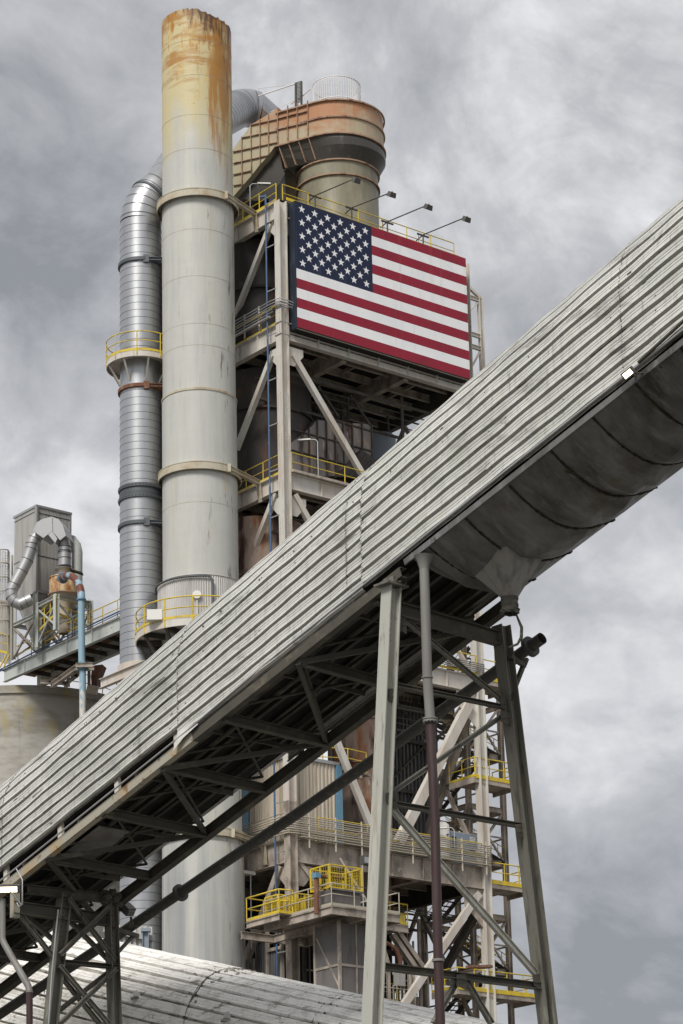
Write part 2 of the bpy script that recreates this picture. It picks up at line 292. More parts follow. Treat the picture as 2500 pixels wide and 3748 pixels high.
for z in [78.0,80.3,83.0,85.4,72.6,69.5,66.4,65.0,55,47,44,41,38,31,27.5]:
    r=2.045 if z>75 else 2.075 if z>62.2 else 2.115 if z>50.6 else 2.15 if z>34.5 else 2.21
    mb.lathe(SC,[(r,z-.012),(r+.008,z),(r,z+.012)],96)
mb.build('weld_seam','ring_paint',st)
for z,ro_ in ((75.2,.32),(62.2,.08),(57.5,.30),(35.3,.30)):
    mb=MB();r=2.07
    if ro_>.2:
        mb.lathe(SC,[(r,z+.02),(r+ro_,z-.02),(r+ro_,z-.07),(r+.06,z-.1)],72,0,False)
        mb.lathe(SC,[(r+ro_-.02,z-.07),(r+ro_-.02,z-.5),(r+ro_-.06,z-.52),(r+ro_-.06,z-.1)],72,0,False)
    else: mb.lathe(SC,[(r,z+.05),(r+ro_,z+.04),(r+ro_,z-.1),(r,z-.12)],72,0,False)
    mb.build('stiffening_ring','ring_paint',st)
# struts to the tower
for z,zz,lab in ((75.05,76.95,0),(57.3,58.75,0),(35.05,35.85,0)):
    mb=MB();q=SC+(T(-.15,2.4,zz)-SC*KS)/KV;p=np.array([SC[0]+2.36*math.cos(-.75),SC[1]+2.36*math.sin(-.75),z-.05])
    mb.ibeam(p,q,.26,.28,.035);mb.box(p,RR*.09,(0,.12,0),(0,0,.25));mb.prism([q+E2*-.15,q+E2*.2,q+E2*-.05-ZZ*1.3,q-E2*.25-ZZ*1.3],E1*-.12)
    mb.build('stay_strut','ring_paint',st)
# lagged sleeve with a gallery round it
mb=MB()
for i in range(110):
    a=2*math.pi*i/110;b=2*math.pi*(i+.5)/110
    for (u,v,r1,r2) in ((a,b,2.36,2.40),(b,2*math.pi*(i+1)/110,2.40,2.36)):
        mb.add([(SC[0]+r1*math.cos(u),SC[1]+r1*math.sin(u),47.3),(SC[0]+r2*math.cos(v),SC[1]+r2*math.sin(v),47.3),(SC[0]+r2*math.cos(v),SC[1]+r2*math.sin(v),50.4),(SC[0]+r1*math.cos(u),SC[1]+r1*math.sin(u),50.4)],[[0,1,2,3]])
mb.lathe(SC,[(2.42,50.38),(2.1,50.45)],72);mb.build('lagging_sleeve','corrugated',st)
MB().tube(arc_pts(SC,2.5,50.25,math.pi*.9,math.pi*1.58,24)+[np.array([SC[0]+2.55*math.cos(1.6*math.pi),SC[1]+2.55*math.sin(1.6*math.pi),z]) for z in (50,48.6,47.4)],.06,6).build('cable_conduit','band_steel',st)
mb=MB().lathe(SC,[(2.2,47.3),(3.55,47.3),(3.55,47.22),(2.2,47.2)],64,0,False)
mb.lathe(SC,[(3.56,47.32),(3.62,47.32),(3.62,46.9),(3.56,46.9)],64,0,False)
pf=mb.build('service_platform','white_steel',st)
mb=MB().lathe(SC,[(3.635,47.36),(3.66,47.36),(3.66,47.5),(3.635,47.5)],64,0,False)
mb.tube(arc_pts(SC,3.6,48.65,0,2*math.pi,64),.04,6).tube(arc_pts(SC,3.6,48.0,0,2*math.pi,64),.035,6)
for j in range(14):
    a=2*math.pi*(j+.35)/14;c=np.array([SC[0]+3.62*math.cos(a),SC[1]+3.62*math.sin(a),46.95]);mb.tube([c,c+ZZ*1.7],.042,6)
sub(mb,'railing','yellow',pf,st)
mb=MB()
for j in range(12):
    a=2*math.pi*j/12;d=np.array([math.cos(a),math.sin(a),0])
    mb.ibeam(SC+d*2.2+ZZ*47.0,SC+d*3.55+ZZ*47.0,.16,.3,.02);mb.bar(SC+d*2.2+ZZ*44.9,SC+d*3.4+ZZ*46.9,.14,.14)
sub(mb,'bracket','dark_steel',pf,st)
mb=MB().box(atY(567,2254,147.3),(.45,0,0),(0,.3,0),(0,0,.32));o=mb.build('instrument_box','white_box')
tag(o,'white instrument cabinet on the round yellow-railed platform of the pale chimney','cabinet')
mb=MB();c=np.array([SC[0]+2.45*math.cos(-1.6),SC[1]+2.45*math.sin(-1.6),49.1]);mb.tube([c,c+np.array([0,-.12,0])],.24,14);mb.bar(c-ZZ*.3,c-ZZ*1.5,.08,.05);mb.build('inspection_port','white_box',st)
st.location=tuple(SC*KS);st.scale=tuple(KV)
# ================================================================== spiral aluminium duct
DC=atY(516,1350,152);DC[2]=0;DR=1.32
du=thing('spiral_gas_duct',DC,'tall shiny aluminium clad gas duct with dark bands, left of the pale chimney','duct')
mb=MB().lathe(DC,[(DR,43.5),(DR,76.5)],64);mb.build('duct_riser','aluminium',du)
mb=MB().lathe(DC,[(DR*1.0,20),(DR,43.5)],64);mb.build('lower_duct','aluminium',du)
ea=np.array([math.cos(math.radians(28)),math.sin(math.radians(28)),0])
pth=[DC+ZZ*76.5]+[DC+ea*(3.3-3.3*math.cos(t))+ZZ*(76.5+3.3*math.sin(t)) for t in [math.radians(q) for q in range(9,55,9)]]
last=pth[-1];dd=pth[-1]-pth[-2];dd/=np.linalg.norm(dd)
endp=atY(868,400,165.);mid_=atY(745,470,161.)
dr=endp-mid_
pth.append(last+(mid_-last)*.25);up_=[last+(mid_-last)*t for t in (.5,.75)]+[mid_+dr*t for t in (0,.3,.6,.85,1.)]
elb=MB().tube(pth,DR,40,0,False,True)
elb.build('duct_elbow','aluminium',du)
MB().tube([pth[-1]]+up_,DR,40,0,False).build('sloping_duct','aluminium',du)
e0=endp;tv=dr/np.linalg.norm(dr)
hz=np.array([.93,.36,-.08])
ep=[e0-tv*.3,e0]+[e0+tv*1.0*math.sin(t)+hz*1.0*(1-math.cos(t)) for t in (.35,.7,1.05)]
ep.append(ep[-1]+hz*.6)
MB().tube(ep,DR,40,0,False).build('top_elbow','aluminium',du)
q0=ep[-1];q1=q0+np.array([.75,.65,-.1])*3.6-ZZ*.9
mb=MB();h2=np.array([hz[1],-hz[0],0]);h2/=np.linalg.norm(h2)
r1=[q0+(h2*math.cos(t)+ZZ*math.sin(t))*DR for t in [2*math.pi*j/16 for j in range(16)]]
r2=[q1+(h2*max(-.6,min(.6,math.cos(t)))*1.6+ZZ*max(-.5,min(.5,math.sin(t)))*1.2) for t in [2*math.pi*j/16 for j in range(16)]]
mb.loft([r1,r2],0,False,True);mb.build('transition_hood','aluminium',du)
# spiral seams
mb=MB();z=26.
while z<76.4:
    if not(65.2<z<67.6 or 57<z<58.6): mb.lathe(DC,[(DR+.002,z-.014),(DR+.016,z),(DR+.002,z+.014)],64)
    z+=.49
for P,n_ in ((pth,1),([pth[-1]]+up_,4),(ep[1::2],1)):
    for i in range(len(P)-1):
        for k in range(n_):
            c=P[i]+(P[i+1]-P[i])*((k+.5)/n_);d=(P[i+1]-P[i]);d/=np.linalg.norm(d);mb.tube([c-d*.02,c+d*.02],DR+.02,40,0,False)
mb.build('spiral_seam','seam_dark',du)
for z,mm in ((76.6,'band_steel'),(73.55,'band_steel'),(65.0,'rust_pipe'),(56.0,'band_steel')):
    mb=MB()
    if z>76: 
        c=pth[4];d=pth[5]-pth[4];d/=np.linalg.norm(d);mb.tube([c-d*.09,c+d*.09],DR+.06,48,0,True,False)
    else:
        mb.lathe(DC,[(DR,z+.13),(DR+.13,z+.11),(DR+.13,z-.11),(DR,z-.13)],56,0,False)
        p=DC+np.array([.45,-1.27,z]);mb.ibeam(p,p+np.array([1.7,.1,-.05]),.2,.22,.03);mb.box(p,(.18,0,0),(0,.12,0),(0,0,.25))
    mb.build('support_band',mm,du)
mb=MB()
for zz in (58.45,57.75): 
    mb.lathe(DC,[(DR,zz+.12),(DR+.1,zz+.11),(DR+.1,zz-.11),(DR,zz-.12)],56,0,False)
    for j in range(40):
        a=2*math.pi*j/40;mb.ball(DC+np.array([(DR+.11)*math.cos(a),(DR+.11)*math.sin(a),zz]),.035,0,6)
mb.lathe(DC,[(DR+.03,58.4),(DR+.015,58.25),(DR+.05,58.1),(DR+.02,57.95),(DR+.03,57.8)],56);mb.build('expansion_joint','band_steel',du)
mb=MB().lathe(DC,[(DR,66.95),(DR+.85,66.95),(DR+.85,66.6),(DR+.8,66.6),(DR+.8,66.86),(DR,66.86)],56,0,False)
for j in range(8):
    a=2*math.pi*(j+.4)/8;d=np.array([math.cos(a),math.sin(a),0]);mb.bar(DC+d*DR+ZZ*65.4,DC+d*(DR+.75)+ZZ*66.7,.1,.1)
pf=mb.build('access_platform','white_steel',du)
mb=MB().lathe(DC,[(DR+.86,66.97),(DR+.875,66.97),(DR+.875,67.12),(DR+.86,67.12)],56,0,False)
mb.tube(arc_pts(DC,DR+.87,68.25,0,2*math.pi,48),.034,6).tube(arc_pts(DC,DR+.87,67.65,0,2*math.pi,48),.03,6)
for j in range(9):
    a=2*math.pi*(j+.7)/9;c=DC+np.array([(DR+.87)*math.cos(a),(DR+.87)*math.sin(a),66.7]);mb.tube([c,c+ZZ*1.55],.035,6)
sub(mb,'railing','yellow',pf,du)
mb=MB()
for s_ in (-1,1):
    o_=E1*s_*1.5;mb.ibeam(DC+o_-E2*2.6+ZZ*46.3,DC+o_+E2*2.2+ZZ*46.3,.3,.6,.03);
mb.ibeam(DC-E1*1.34+ZZ*46.3-E2*1.7,DC+E1*1.34+ZZ*46.3-E2*1.7,.3,.55,.03)
mb.lathe(DC,[(DR+.12,46.7),(DR+.12,47.1),(DR,47.15)],48,0,False);mb.build('support_frame','white_steel',du)
# ================================================================== preheater tower
TW=15.3;TB=13.0
tw=thing('preheater_tower',T(0,0,0),'tall open steel process tower carrying the flag board, with yellow handrails on each floor','tower')
def col(a,b,z0,z1,m='white_steel',w=.55,h=.6,bolts=True):
    mb=MB();mb.ibeam(T(a,b,z0),T(a,b,z1),w,h,.05,up=E1)
    if bolts:
        for zc in (75.5,70.3,68.9,66.4,63.9,61.2,58.1,55.8,36.9,33.9,32.6,35.6,49.5):
            for k in range(12):
                for db in (-.06,.12):
                    if z0<zc-.12*k: mb.box(T(a-.05,b-w/2-.0+.0,zc-.13*k)+E1*(db*1.2+.06),E1*.018,E2*.02,ZZ*.018)
            for k in range(9):
                for db in (-.13,.13): mb.box(T(a-h/2-.012,b+db,zc-.13*k),E1*.015,E2*.022,ZZ*.022)
    return mb.build('column',m,tw)
col(0,0,38,76.9);col(TW,0,38,76.9)
MB().ibeam(T(0,0,0),T(0,0,38),.55,.6,.05,up=E1).build('column','dusty_steel',tw)
MB().ibeam(T(TW,0,36),T(TW,0,38),.55,.6,.05,up=E1).ibeam(T(TW,0,0),T(TW,0,36),.55,.6,.05,up=E1).build('column','white_steel',tw)
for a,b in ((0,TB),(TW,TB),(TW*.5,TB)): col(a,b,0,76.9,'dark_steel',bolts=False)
LEV=[(77.0,1.15,'white_steel'),(68.7,1.15,'white_steel'),(58.75,1.05,'white_steel'),(48.2,1.1,'white_steel'),(35.75,1.4,'dusty_steel'),(24.5,1.1,'dusty_steel')]
for z,h,m in LEV:
    for (p,q) in (((.31,0),(TW-.31,0)),((0,.28),(0,TB))):
        mb=MB().ibeam(T(*p,z-h/2-.02),T(*q,z-h/2-.02),.42,h,.04)
        L_=np.linalg.norm(T(*p,0)-T(*q,0))
        for k in range(1,6):
            c=(T(*p,z-h/2-.02)*(6-k)+T(*q,z-h/2-.02)*k)/6;dn=(T(*q,0)-T(*p,0))/L_
            mb.box(c,dn*.012,np.cross(dn,ZZ)*.19,ZZ*(h/2-.05))
        mb.build('girder',m,tw)
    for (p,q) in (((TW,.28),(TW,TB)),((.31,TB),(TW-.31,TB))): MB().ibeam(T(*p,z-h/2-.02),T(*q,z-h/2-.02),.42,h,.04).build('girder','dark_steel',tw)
    # deck on its joists
    mb=MB();zt=z+.02
    mb.sheet(T(.05,.05,zt-.08),E2*(TB-.1),E1*(TW-.1),36,.06,ZZ);mb.box(T(TW/2,TB/2,zt+.035),E1*(TW/2),E2*(TB/2),ZZ*.03);mb.build('floor_deck','shaded_steel' if z>40 else 'dark_steel',tw)
    mb=MB()
    for b in (1.8,3.6,5.4,7.2,9,10.8): mb.ibeam(T(.25,b,z-.33),T(TW-.25,b,z-.33),.24,.5,.03)
    jb=mb.build('floor_joist','dusty_steel',tw)
    mb=MB()
    for a in (5.1,10.2): mb.ibeam(T(a,.25,z-.75),T(a,TB-.2,z-.75),.4,1.1,.04)
    for a,b in ((2.5,1.8),(2.5,5.4),(7.6,1.8),(7.6,5.4),(12.7,1.8),(12.7,3.6)): mb.ibeam(T(a,b+.1,z-.25),T(a,b+1.7,z-.25),.15,.25,.02)
    mb.build('floor_beam','dusty_steel',tw)
def brace(p,q,w=.36,h=.4,m='white_steel',up=None,name='brace'):
    MB().ibeam(p,q,w,h,.05,up=(E2 if up is None else up)).build(name,m,tw)
def hbr(p,q,w=.42,h=.4,m='white_steel',n_=E2):   # boxed brace seen flat-on
    mb=MB();p=np.array(p);q=np.array(q);mb.bar(p,q,h,w,up=n_);mb.build('brace',m,tw)
for a_,b_ in (((993,820),(861,1160)),((998,1300),(866,1645)),((1012,1805),(875,2150))): hbr(L3(*a_),L3(*b_),n_=E1,w=.3,h=.34)
for a_,b_ in (((1072,1300),(1335,1752)),((1077,1811),(1150,1943))): hbr(R3(*a_),R3(*b_),w=.3,h=.36)
hbr(R3(1215,2672),R3(1370,3056),w=.3,h=.42)
hbr(R3(1716,2575),R3(1458,3085),w=.4,h=.62)
p=L3(1720,2600,TW);q=L3(1500,3235,TW);hbr(p,q,n_=E1,w=.4,h=.5,m='dusty_steel')
hbr(R3(1752,3270),R3(1470,3690),w=.3,h=.46);p=L3(1742,3344,TW);q=L3(1600,3600,TW);hbr(p,q,n_=E1,w=.35,h=.5,m='dark_steel')
hbr(R3(1083,3140),R3(1215,3318,-.1),w=.2,h=.26,m='dusty_steel');hbr(R3(1243,3143,-.3),R3(1350,3312,-.3),w=.12,h=.14,m='white_steel')
hbr(L3(1030,3170),L3(880,3570),n_=E1,w=.35,h=.42,m='dusty_steel')
for z0_,z1_ in ((58.9,67.4),(69,75.8),(48.4,57.6),(36.3,47),(24.6,34.2),(14,24)):
    mb=MB();mb.bar(T(TW,.5,z0_),T(TW,TB/2,z1_),.2,.25).bar(T(TW,TB/2,z1_),T(TW,TB-.3,z0_),.2,.25).ibeam(T(TW,.4,(z0_+z1_)/2),T(TW,TB,(z0_+z1_)/2),.2,.3,.03);mb.build('side_bracing','dusty_steel',tw)
    mb=MB()
    for k in range(9):
        a_=random.uniform(2,TW-1);b_=random.uniform(2.2,8);mb.tube([T(a_,b_,z0_),T(a_,b_,z1_)],random.choice([.05,.07,.12]),6)
    for k in range(6):
        zz=random.uniform(z1_-2.5,z1_-.9);b_=random.uniform(1,5);mb.tube([T(.6,b_,zz),T(TW-.6,b_,zz)],random.choice([.04,.06,.1]),6)
    for k in range(3): a_=random.uniform(2,TW-3);mb.bar(T(a_,3,z1_-.7),T(a_+1.6,3,z1_-2.4),.12,.14)
    mb.build('floor_piping','dark_steel',tw)
# gussets
for (z,m) in ((76.0,'white_steel'),(67.2,'white_steel'),(57.3,'white_steel'),(34.2,'dusty_steel')):
    mb=MB()
    for s_ in (0,1):
        if s_==0: pl=[T(0,.25,z),T(0,1.3,z),T(0,1.3,z-.5),T(0,.25,z-1.6)];mb.prism(pl,E1*.03)
        else: pl=[T(.3,-.02,z),T(1.6,-.02,z),T(1.6,-.02,z-.45),T(.9,-.02,z-1.25),T(.3,-.02,z-1.25)];mb.prism(pl,E2*.03)
    mb.build('gusset_plate',m,tw)
mb=MB().prism([T(TW-.3,-.02,34.3),T(TW-1.8,-.02,34.3),T(TW-1.8,-.02,33.2),T(TW-.3,-.02,31.9)],E2*.03);mb.build('gusset_plate','dusty_steel',tw)
mb=MB().prism([T(TW-.3,-.02,47.2),T(TW-1.9,-.02,47.2),T(TW-1.9,-.02,46.2),T(TW-.3,-.02,44.8)],E2*.03);mb.build('gusset_plate','white_steel',tw)
# handrails round the floors
for z in (77.05,68.75,58.8,48.25):
    x0=.25
    rail([T(-.05,11,z),T(-.05,.35,z)]).build('handrail','yellow',tw)
    if z!=68.75: rail([T(.35,-.25 if z<70 else .2,z),T(TW-(.6 if z>70 else .3),-.25 if z<70 else .2,z)],sp=2.05).build('handrail','yellow',tw)
rail([T(-.05,11,37.0-.9),T(-.05,.35,37.-.9)],h=1.3).build('handrail','dusty_rail',tw)
rail([T(2.0,-.15,35.8),T(TW-.2,-.15,35.8)],h=1.45,toe=False).build('handrail','yellow',tw)
mb=MB();mb.bar(T(-.1,.3,77.12),T(-.1,11,77.12),.04,.22);mb.bar(T(.3,-.24,77.12),T(TW-.6,-.24,77.12),.04,.2);mb.build('toe_board','yellow',tw)
# deck lip at C level
MB().bar(T(.35,-.3,58.85),T(TW-.4,-.3,58.85),.25,.16).build('deck_edge','dusty_steel',tw)
# dark sheets added across the back so the open bays read as shade
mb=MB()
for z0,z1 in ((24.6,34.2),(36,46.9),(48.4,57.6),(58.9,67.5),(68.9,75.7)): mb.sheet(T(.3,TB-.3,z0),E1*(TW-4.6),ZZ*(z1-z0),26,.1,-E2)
mb.build('back_shade_sheet','shaded_steel',tw)
# truss frame at the top right
mb=MB();pa=R3(1752,1085,3);pb=R3(1765,1390,3)
a_,z_=tr(1756,1085,3.);zt=z_
cb=tr(1756,1085,3.)[0]
def q(a,z,b=3.): return T(a,b,z)
mb.ibeam(q(cb,58),q(cb,zt),.28,.3,.03,up=E1);mb.ibeam(q(cb-2.6,zt+1.3),q(cb,zt-.1),.2,.2,.03,up=E2)
for zz in (zt-.3,zt-3.0,zt-3.9,zt-7.9): mb.ibeam(q(cb-2.6,zz),q(cb,zz),.2,.28,.03)
for z1,z2 in ((zt-.4,zt-2.9),(zt-4.,zt-7.8),(zt-7.8,zt-4.1),(zt-8.2,zt-11)): mb.bar(q(cb-2.4,z2),q(cb-.1,z1),.12,.12)
mb.ibeam(q(cb-2.6,58),q(cb-2.6,zt+1),.28,.3,.03,up=E1);mb.build('side_frame','white_steel',tw)
rail([q(cb-2.2,zt-3.),q(cb-.9,zt-3.)],sp=.7).build('handrail','yellow',tw)
# ---------------- vessels and ducts inside the tower
def vessel(px,py,R,b,z0,z1,m,label,prof=None,name='cyclone_vessel',cat='vessel',band=None):
    a,_=tr(px,py,b);c=T(a,b,0);th=thing(name,(c[0],c[1],z0),label,cat)
    MB().lathe(c,prof or [(R,z0),(R,z1)],48,cap=True).build('vessel_shell',m,th)
    mb=MB()
    for z in band or []: MB().lathe(c,[(R,z+.08),(R+.16,z+.07),(R+.16,z-.07),(R,z-.08)],48,0,False).build('flange_ring',m,th)
    return th,c
vessel(950,1110,2.6,5.5,69,76,'dark_vessel','dark round vessel on the floor behind the pipe rack, left of the flag',band=[72.6])
th,c=vessel(965,1520,3.1,6.2,59,67.3,'dark_vessel','big black round vessel under the second floor of the tower',band=[64.6])
th,c=vessel(950,2070,3.0,5.2,48.4,56.8,'rust_vessel','rust streaked round vessel seen between chimney and diagonal brace',band=[53.0,50.6])
th,c=vessel(1375,1600,1.35,6.9,59,66.2,'bluegrey','blue-grey round vessel beside the patched rusty duct',band=[63.6])
# big rusty cylinder beneath the gallery
th,c=vessel(1325,2850,2.05,3.9,33,46.7,'rust_vessel','rusty brown cylindrical hopper with a flared rim below the conveyor gallery',prof=[(1.6,33),(1.75,35.9),(1.95,36.0),(1.95,36.9),(1.85,37.0),(1.85,42.0),(1.95,42.1),(1.95,46.6),(1.85,46.7)],name='rusty_hopper',cat='hopper')
mb=MB()
for zz in (36.95,37.3,42.05): mb.lathe(c,[(1.9,zz+.05),(2.08,zz+.05),(2.08,zz-.05),(1.9,zz-.05)],48,0,False)
for j in range(40):
    for zz in (45.6,43.6,41,39.4,38): 
        a=2*math.pi*(j+.5*(zz>42))/24; 
        if j<24: mb.ball(c+np.array([1.93*math.cos(a),1.93*math.sin(a),zz]),.04,0,6)
mb.build('rivet_band','rust_vessel',th)
# vessel in the middle right of level B-C and things hanging in the dark
th,c=vessel(1180,1370,1.6,8.5,62,67.2,'dark_steel','dark steel funnel hanging under the flag floor',prof=[(.9,60),(1.6,64),(1.6,67.3)],name='dark_funnel',cat='funnel')
# patched box duct on floor C
th=thing('patched_box_duct',T(7,3.5,58.8),'boxy rusty duct of patched rectangular panels on the middle floor','duct')
def pd(x,y,b): return R3(x,y,b)
fr=[(1159,1537),(1210,1530),(1255,1522),(1362,1550),(1364,1720),(1200,1738),(1100,1738),(1066,1690),(1066,1610)]
B_=3.0
poly=[R3(x,y,B_) for x,y in [(1066,1622),(1106,1590),(1146,1556),(1159,1537),(1255,1545),(1362,1555),(1364,1740),(1066,1745)]]
mb=MB().prism(poly,E2*3.2);mb.build('duct_shell','patch_duct',th)
mb=MB()
for x in (1102,1130,1161,1194,1226,1256,1289,1325,1360):
    a,_=tr(x,1640,B_);zt_=tr(x,[1592,1568,1537,1541,1544,1546,1549,1552,1555][[1102,1130,1161,1194,1226,1256,1289,1325,1360].index(x)],B_)[1]
    mb.bar(T(a,B_-.06,59),T(a,B_-.06,zt_),.07,.12,up=E2)
for zz,al in ((64.6,1.5),(63.2,.6),(61.8,.2),(60.4,.2)): mb.bar(T(2.2+al,B_-.05,zz),T(tr(1360,1640,B_)[0],B_-.05,zz),.12,.07)
mb.build('stiffener','dark_steel',th)
mb=MB().prism([R3(1236,1745,2.4),R3(1325,1645,2.4),R3(1400,1700,2.4),R3(1400,1760,2.4)],E2*.5)
for k in range(4):
    p=R3(1255+k*26,1745,2.33);q_=R3(1318+k*22,1655+k*14,2.33);mb.bar(p,q_,.06,.1,up=E2)
mb.build('sloping_chute','dark_vessel',th)
# ================================================================== pipes and cables on the tower faces
mb=MB()
for k in range(5): 
    o_=k*.16;mb.tube([T(-.35-.05*k,11,69.5+o_),T(-.35-.05*k,.5,69.5+o_)]+([T(-.35-.05*k,-.3-.05*k,69.4+o_),T(.5,-.35-.05*k,69.3+o_)] if k>1 else []),.035,6)
for b in (2,3.5,5,6.5,8): mb.bar(T(-.3,b,68.8),T(-.3,b,70.4),.05,.08)
mb.tube([T(-.5,11,69.15),T(-.5,.6,69.15)],.09,8,0);o=mb.build('conduit_rack','galv');tag(o,'rack of thin grey conduits along the floor edge at mid flag height','pipes')
mb=MB()
for z in (69.9,69.6,68.6,67.8): 
    mb.tube([T(-.34,-.31,z),T(-.34,.31,z),T(.33,.31,z-.02),T(.33,-.31,z-.02),T(-.34,-.31,z)],.025,6)
o=mb.build('cable_wrap','galv');tag(o,'bundle of grey cables wrapped round the corner column beside the flag','cables')
# the blue riser pipe up the corner
b0,_=tl(990,760,-.4)
mb=MB();zt=tl(992,700,-.4)[1];mb.tube([T(-.4,1.0,20),T(-.4,1.0,zt)],.06,8);mb.tube([T(-.4,1.0,zt-.12),T(-.6,1.3,zt-.1)],.07,8)
rp=thing('blue_riser_pipe',T(-.4,1.0,20),'thin blue vertical pipe running up beside the tower corner column','pipe');mb.build('pipe_run','blue_pipe',rp)
for z in range(26,78,3): MB().bar(T(-.4,1.0,z),T(-.3,.2,z),.04,.07).build('pipe_clamp','galv',rp)
# bundles of conduits at the dusty floor
mb=MB()
for k in range(9):
    z=36.0+k*.13;r=-.45-.03*(k%3)
    mb.tube([T(r,9,z),T(r,.2,z),T(r+.05,r+.1,z),T(.2,r,z),T(TW+.1,r,z),T(TW+.45,r+.3,z-.0),T(TW+.5,.8,z)],.036,6)
for k in range(6):
    z=34.95+.14*k+.0;mb.tube([T(.5,-.40,36.0-.02+.11*k-.1),T(TW,-.40,35.9+.11*k-.1)],.03,6)
for a in range(1,16,2): mb.bar(T(a,-.5,35.2),T(a,-.5,37.3),.05,.09)
mb.bar(T(.4,-.42,35.82),T(TW,-.42,35.82),.3,.05)
o=mb.build('conduit_bundle','dusty_rail');tag(o,'thick bundle of dusty conduits wrapping the lower floor of the tower','pipes')
mb=MB()
for k in range(5):
    z=48.45+.13*k;mb.tube([T(9,-.4,z),T(TW+.2,-.4,z),T(TW+.5,.1,z-.3),T(TW+.55,.9,z-.5)],.03,6)
o=mb.build('conduit_bundle','galv');tag(o,'thin grey conduits curving round the right column under the gallery','pipes')
# ================================================================== flag board
FB=-.8
a0,zt=tr(1082,733,FB);a1_,zt2=tr(1703,948,FB);zb=tr(1087,1196,FB)[1]
a0=.57;a1_=14.82;zt=76.85;zb=68.25
fl=thing('flag_board',T(7.7,FB,zb),'large American flag painted board fixed to the tower face','flag')
mb=MB().box(T((a0+a1_)/2,(FB+.02-.02)/2-.0,(zt+zb)/2),E1*(a1_-a0)/2,E2*(abs(FB)/2-.03),ZZ*(zt-zb)/2)
mb.build('board_case','flag_side',fl)
mb=MB();H=(zt-zb)/13;ac=tr(1359,831,FB)[0]
y0=FB
for i in range(13):
    za=zt-H*i;zc=zt-H*(i+1);aL=ac if i<7 else a0
    mb.add([T(aL,y0,za),T(a1_,y0,za),T(a1_,y0,zc),T(aL,y0,zc)],[[0,1,2,3]],0 if i%2==0 else 1)
mb.add([T(a0,y0,zt),T(ac,y0,zt),T(ac,y0,zt-7*H),T(a0,y0,zt-7*H)],[[0,1,2,3]],2)
W_=ac-a0;HC=7*H
def star(cx,cz,r):
    vs=[T(cx,y0-.006,cz)]
    for k in range(10):
        rr=r if k%2==0 else r*.40;t=math.pi/2+k*math.pi/5;vs.append(T(cx+rr*math.cos(t),y0-.006,cz+rr*math.sin(t)))
    mb.add(vs,[[0,k+1,(k+1)%10+1] for k in range(10)],1)
for r_ in range(9):
    for c_ in range(6 if r_%2==0 else 5):
        star(a0+W_*((1 if r_%2==0 else 2)+2*c_)/12,zt-HC*(r_+1)/10,H*.42)
for k in range(1,6):
    a=a0+(a1_-a0)*k/6;mb.add([T(a-.012,y0-.009,zb),T(a+.012,y0-.009,zb),T(a+.012,y0-.009,zt),T(a-.012,y0-.009,zt)],[[0,1,2,3]],3 if k<0 else (2 if a<ac else 0)) if False else None
mb.build('flag_face',['flag_red','flag_white','flag_blue','flag_side'],fl)
mb=MB()
for i in range(60): a=a0+(a1_-a0)*random.randint(0,12)/12+.04;a=min(max(a,a0+.03),a1_-.03);mb.ball(T(a,y0-.01,random.uniform(zb,zt)),.014,0,6)
tag(mb.build('fixing_screws','machine_grey',fl),None,None,kind='stuff')
MB().box(T((a0+a1_)/2,FB/2,zb-.03),E1*(a1_-a0)/2,E2*.42,ZZ*.02).bar(T(a0,.05,zb-.2),T(a1_,.05,zb-.2),.14,.1).build('bottom_edge','flag_under',fl)
MB().bar(T(a0,FB+.05,zb-.09),T(a1_,FB+.05,zb-.09),.05,.05).build('lower_angle','chord_rust',fl)
# floodlights on arms
for i,((bx,by),(hx,hy),lab) in enumerate([((475,182),(716,78),'floodlight on a long arm before the olive duct, leftmost of four over the flag'),((685,252),(920,160),'floodlight on a long arm over the starred corner of the flag, second from the left'),((890,332),(1130,232),'floodlight on a long arm over the middle of the flag, third from the left'),((1095,407),(1350,302),'floodlight on a long arm over the striped end of the flag, rightmost of the four')]):
    bX,bY=850+bx/1.568,600+by/1.568;a,z=tr(bX,bY,-.15);hb,hz_=tl(850+hx/1.568,600+hy/1.568,a)
    th=thing('flag_floodlight',T(a,-.15,77.1),lab,'floodlight','floodlights on arms above the flag')
    p=T(a,-.15,z);q_=T(a,hb,hz_)
    MB().tube([T(a,-.15,77.1),p,],.05,8).tube([p+E2*.7-ZZ*.15,p,q_],.04,8).bar(p+E1*.5-ZZ*.05,p-E1*.5-ZZ*.05,.08,.1).tube([p-E1*.4,p-E1*.4-ZZ*.7],.02,6).build('arm','dark_steel',th)
    d=(T(a,-.8,72)-q_);d/=np.linalg.norm(d);x=E1;y=np.cross(d,x)
    hd=MB();r=[q_+d*.02+x*.2*sx+y*.17*sy for sx,sy in ((-1,-1),(1,-1),(1,1),(-1,1))];r2=[q_+d*.34+x*.26*sx+y*.2*sy for sx,sy in ((-1,-1),(1,-1),(1,1),(-1,1))]
    hd.loft([r,r2],0,False,True);hd.build('lamp_head','lamp_body',th)
    MB().box(q_+d*.345,x*.21,y*.15,d*.006).build('lens','lamp_glass',th)
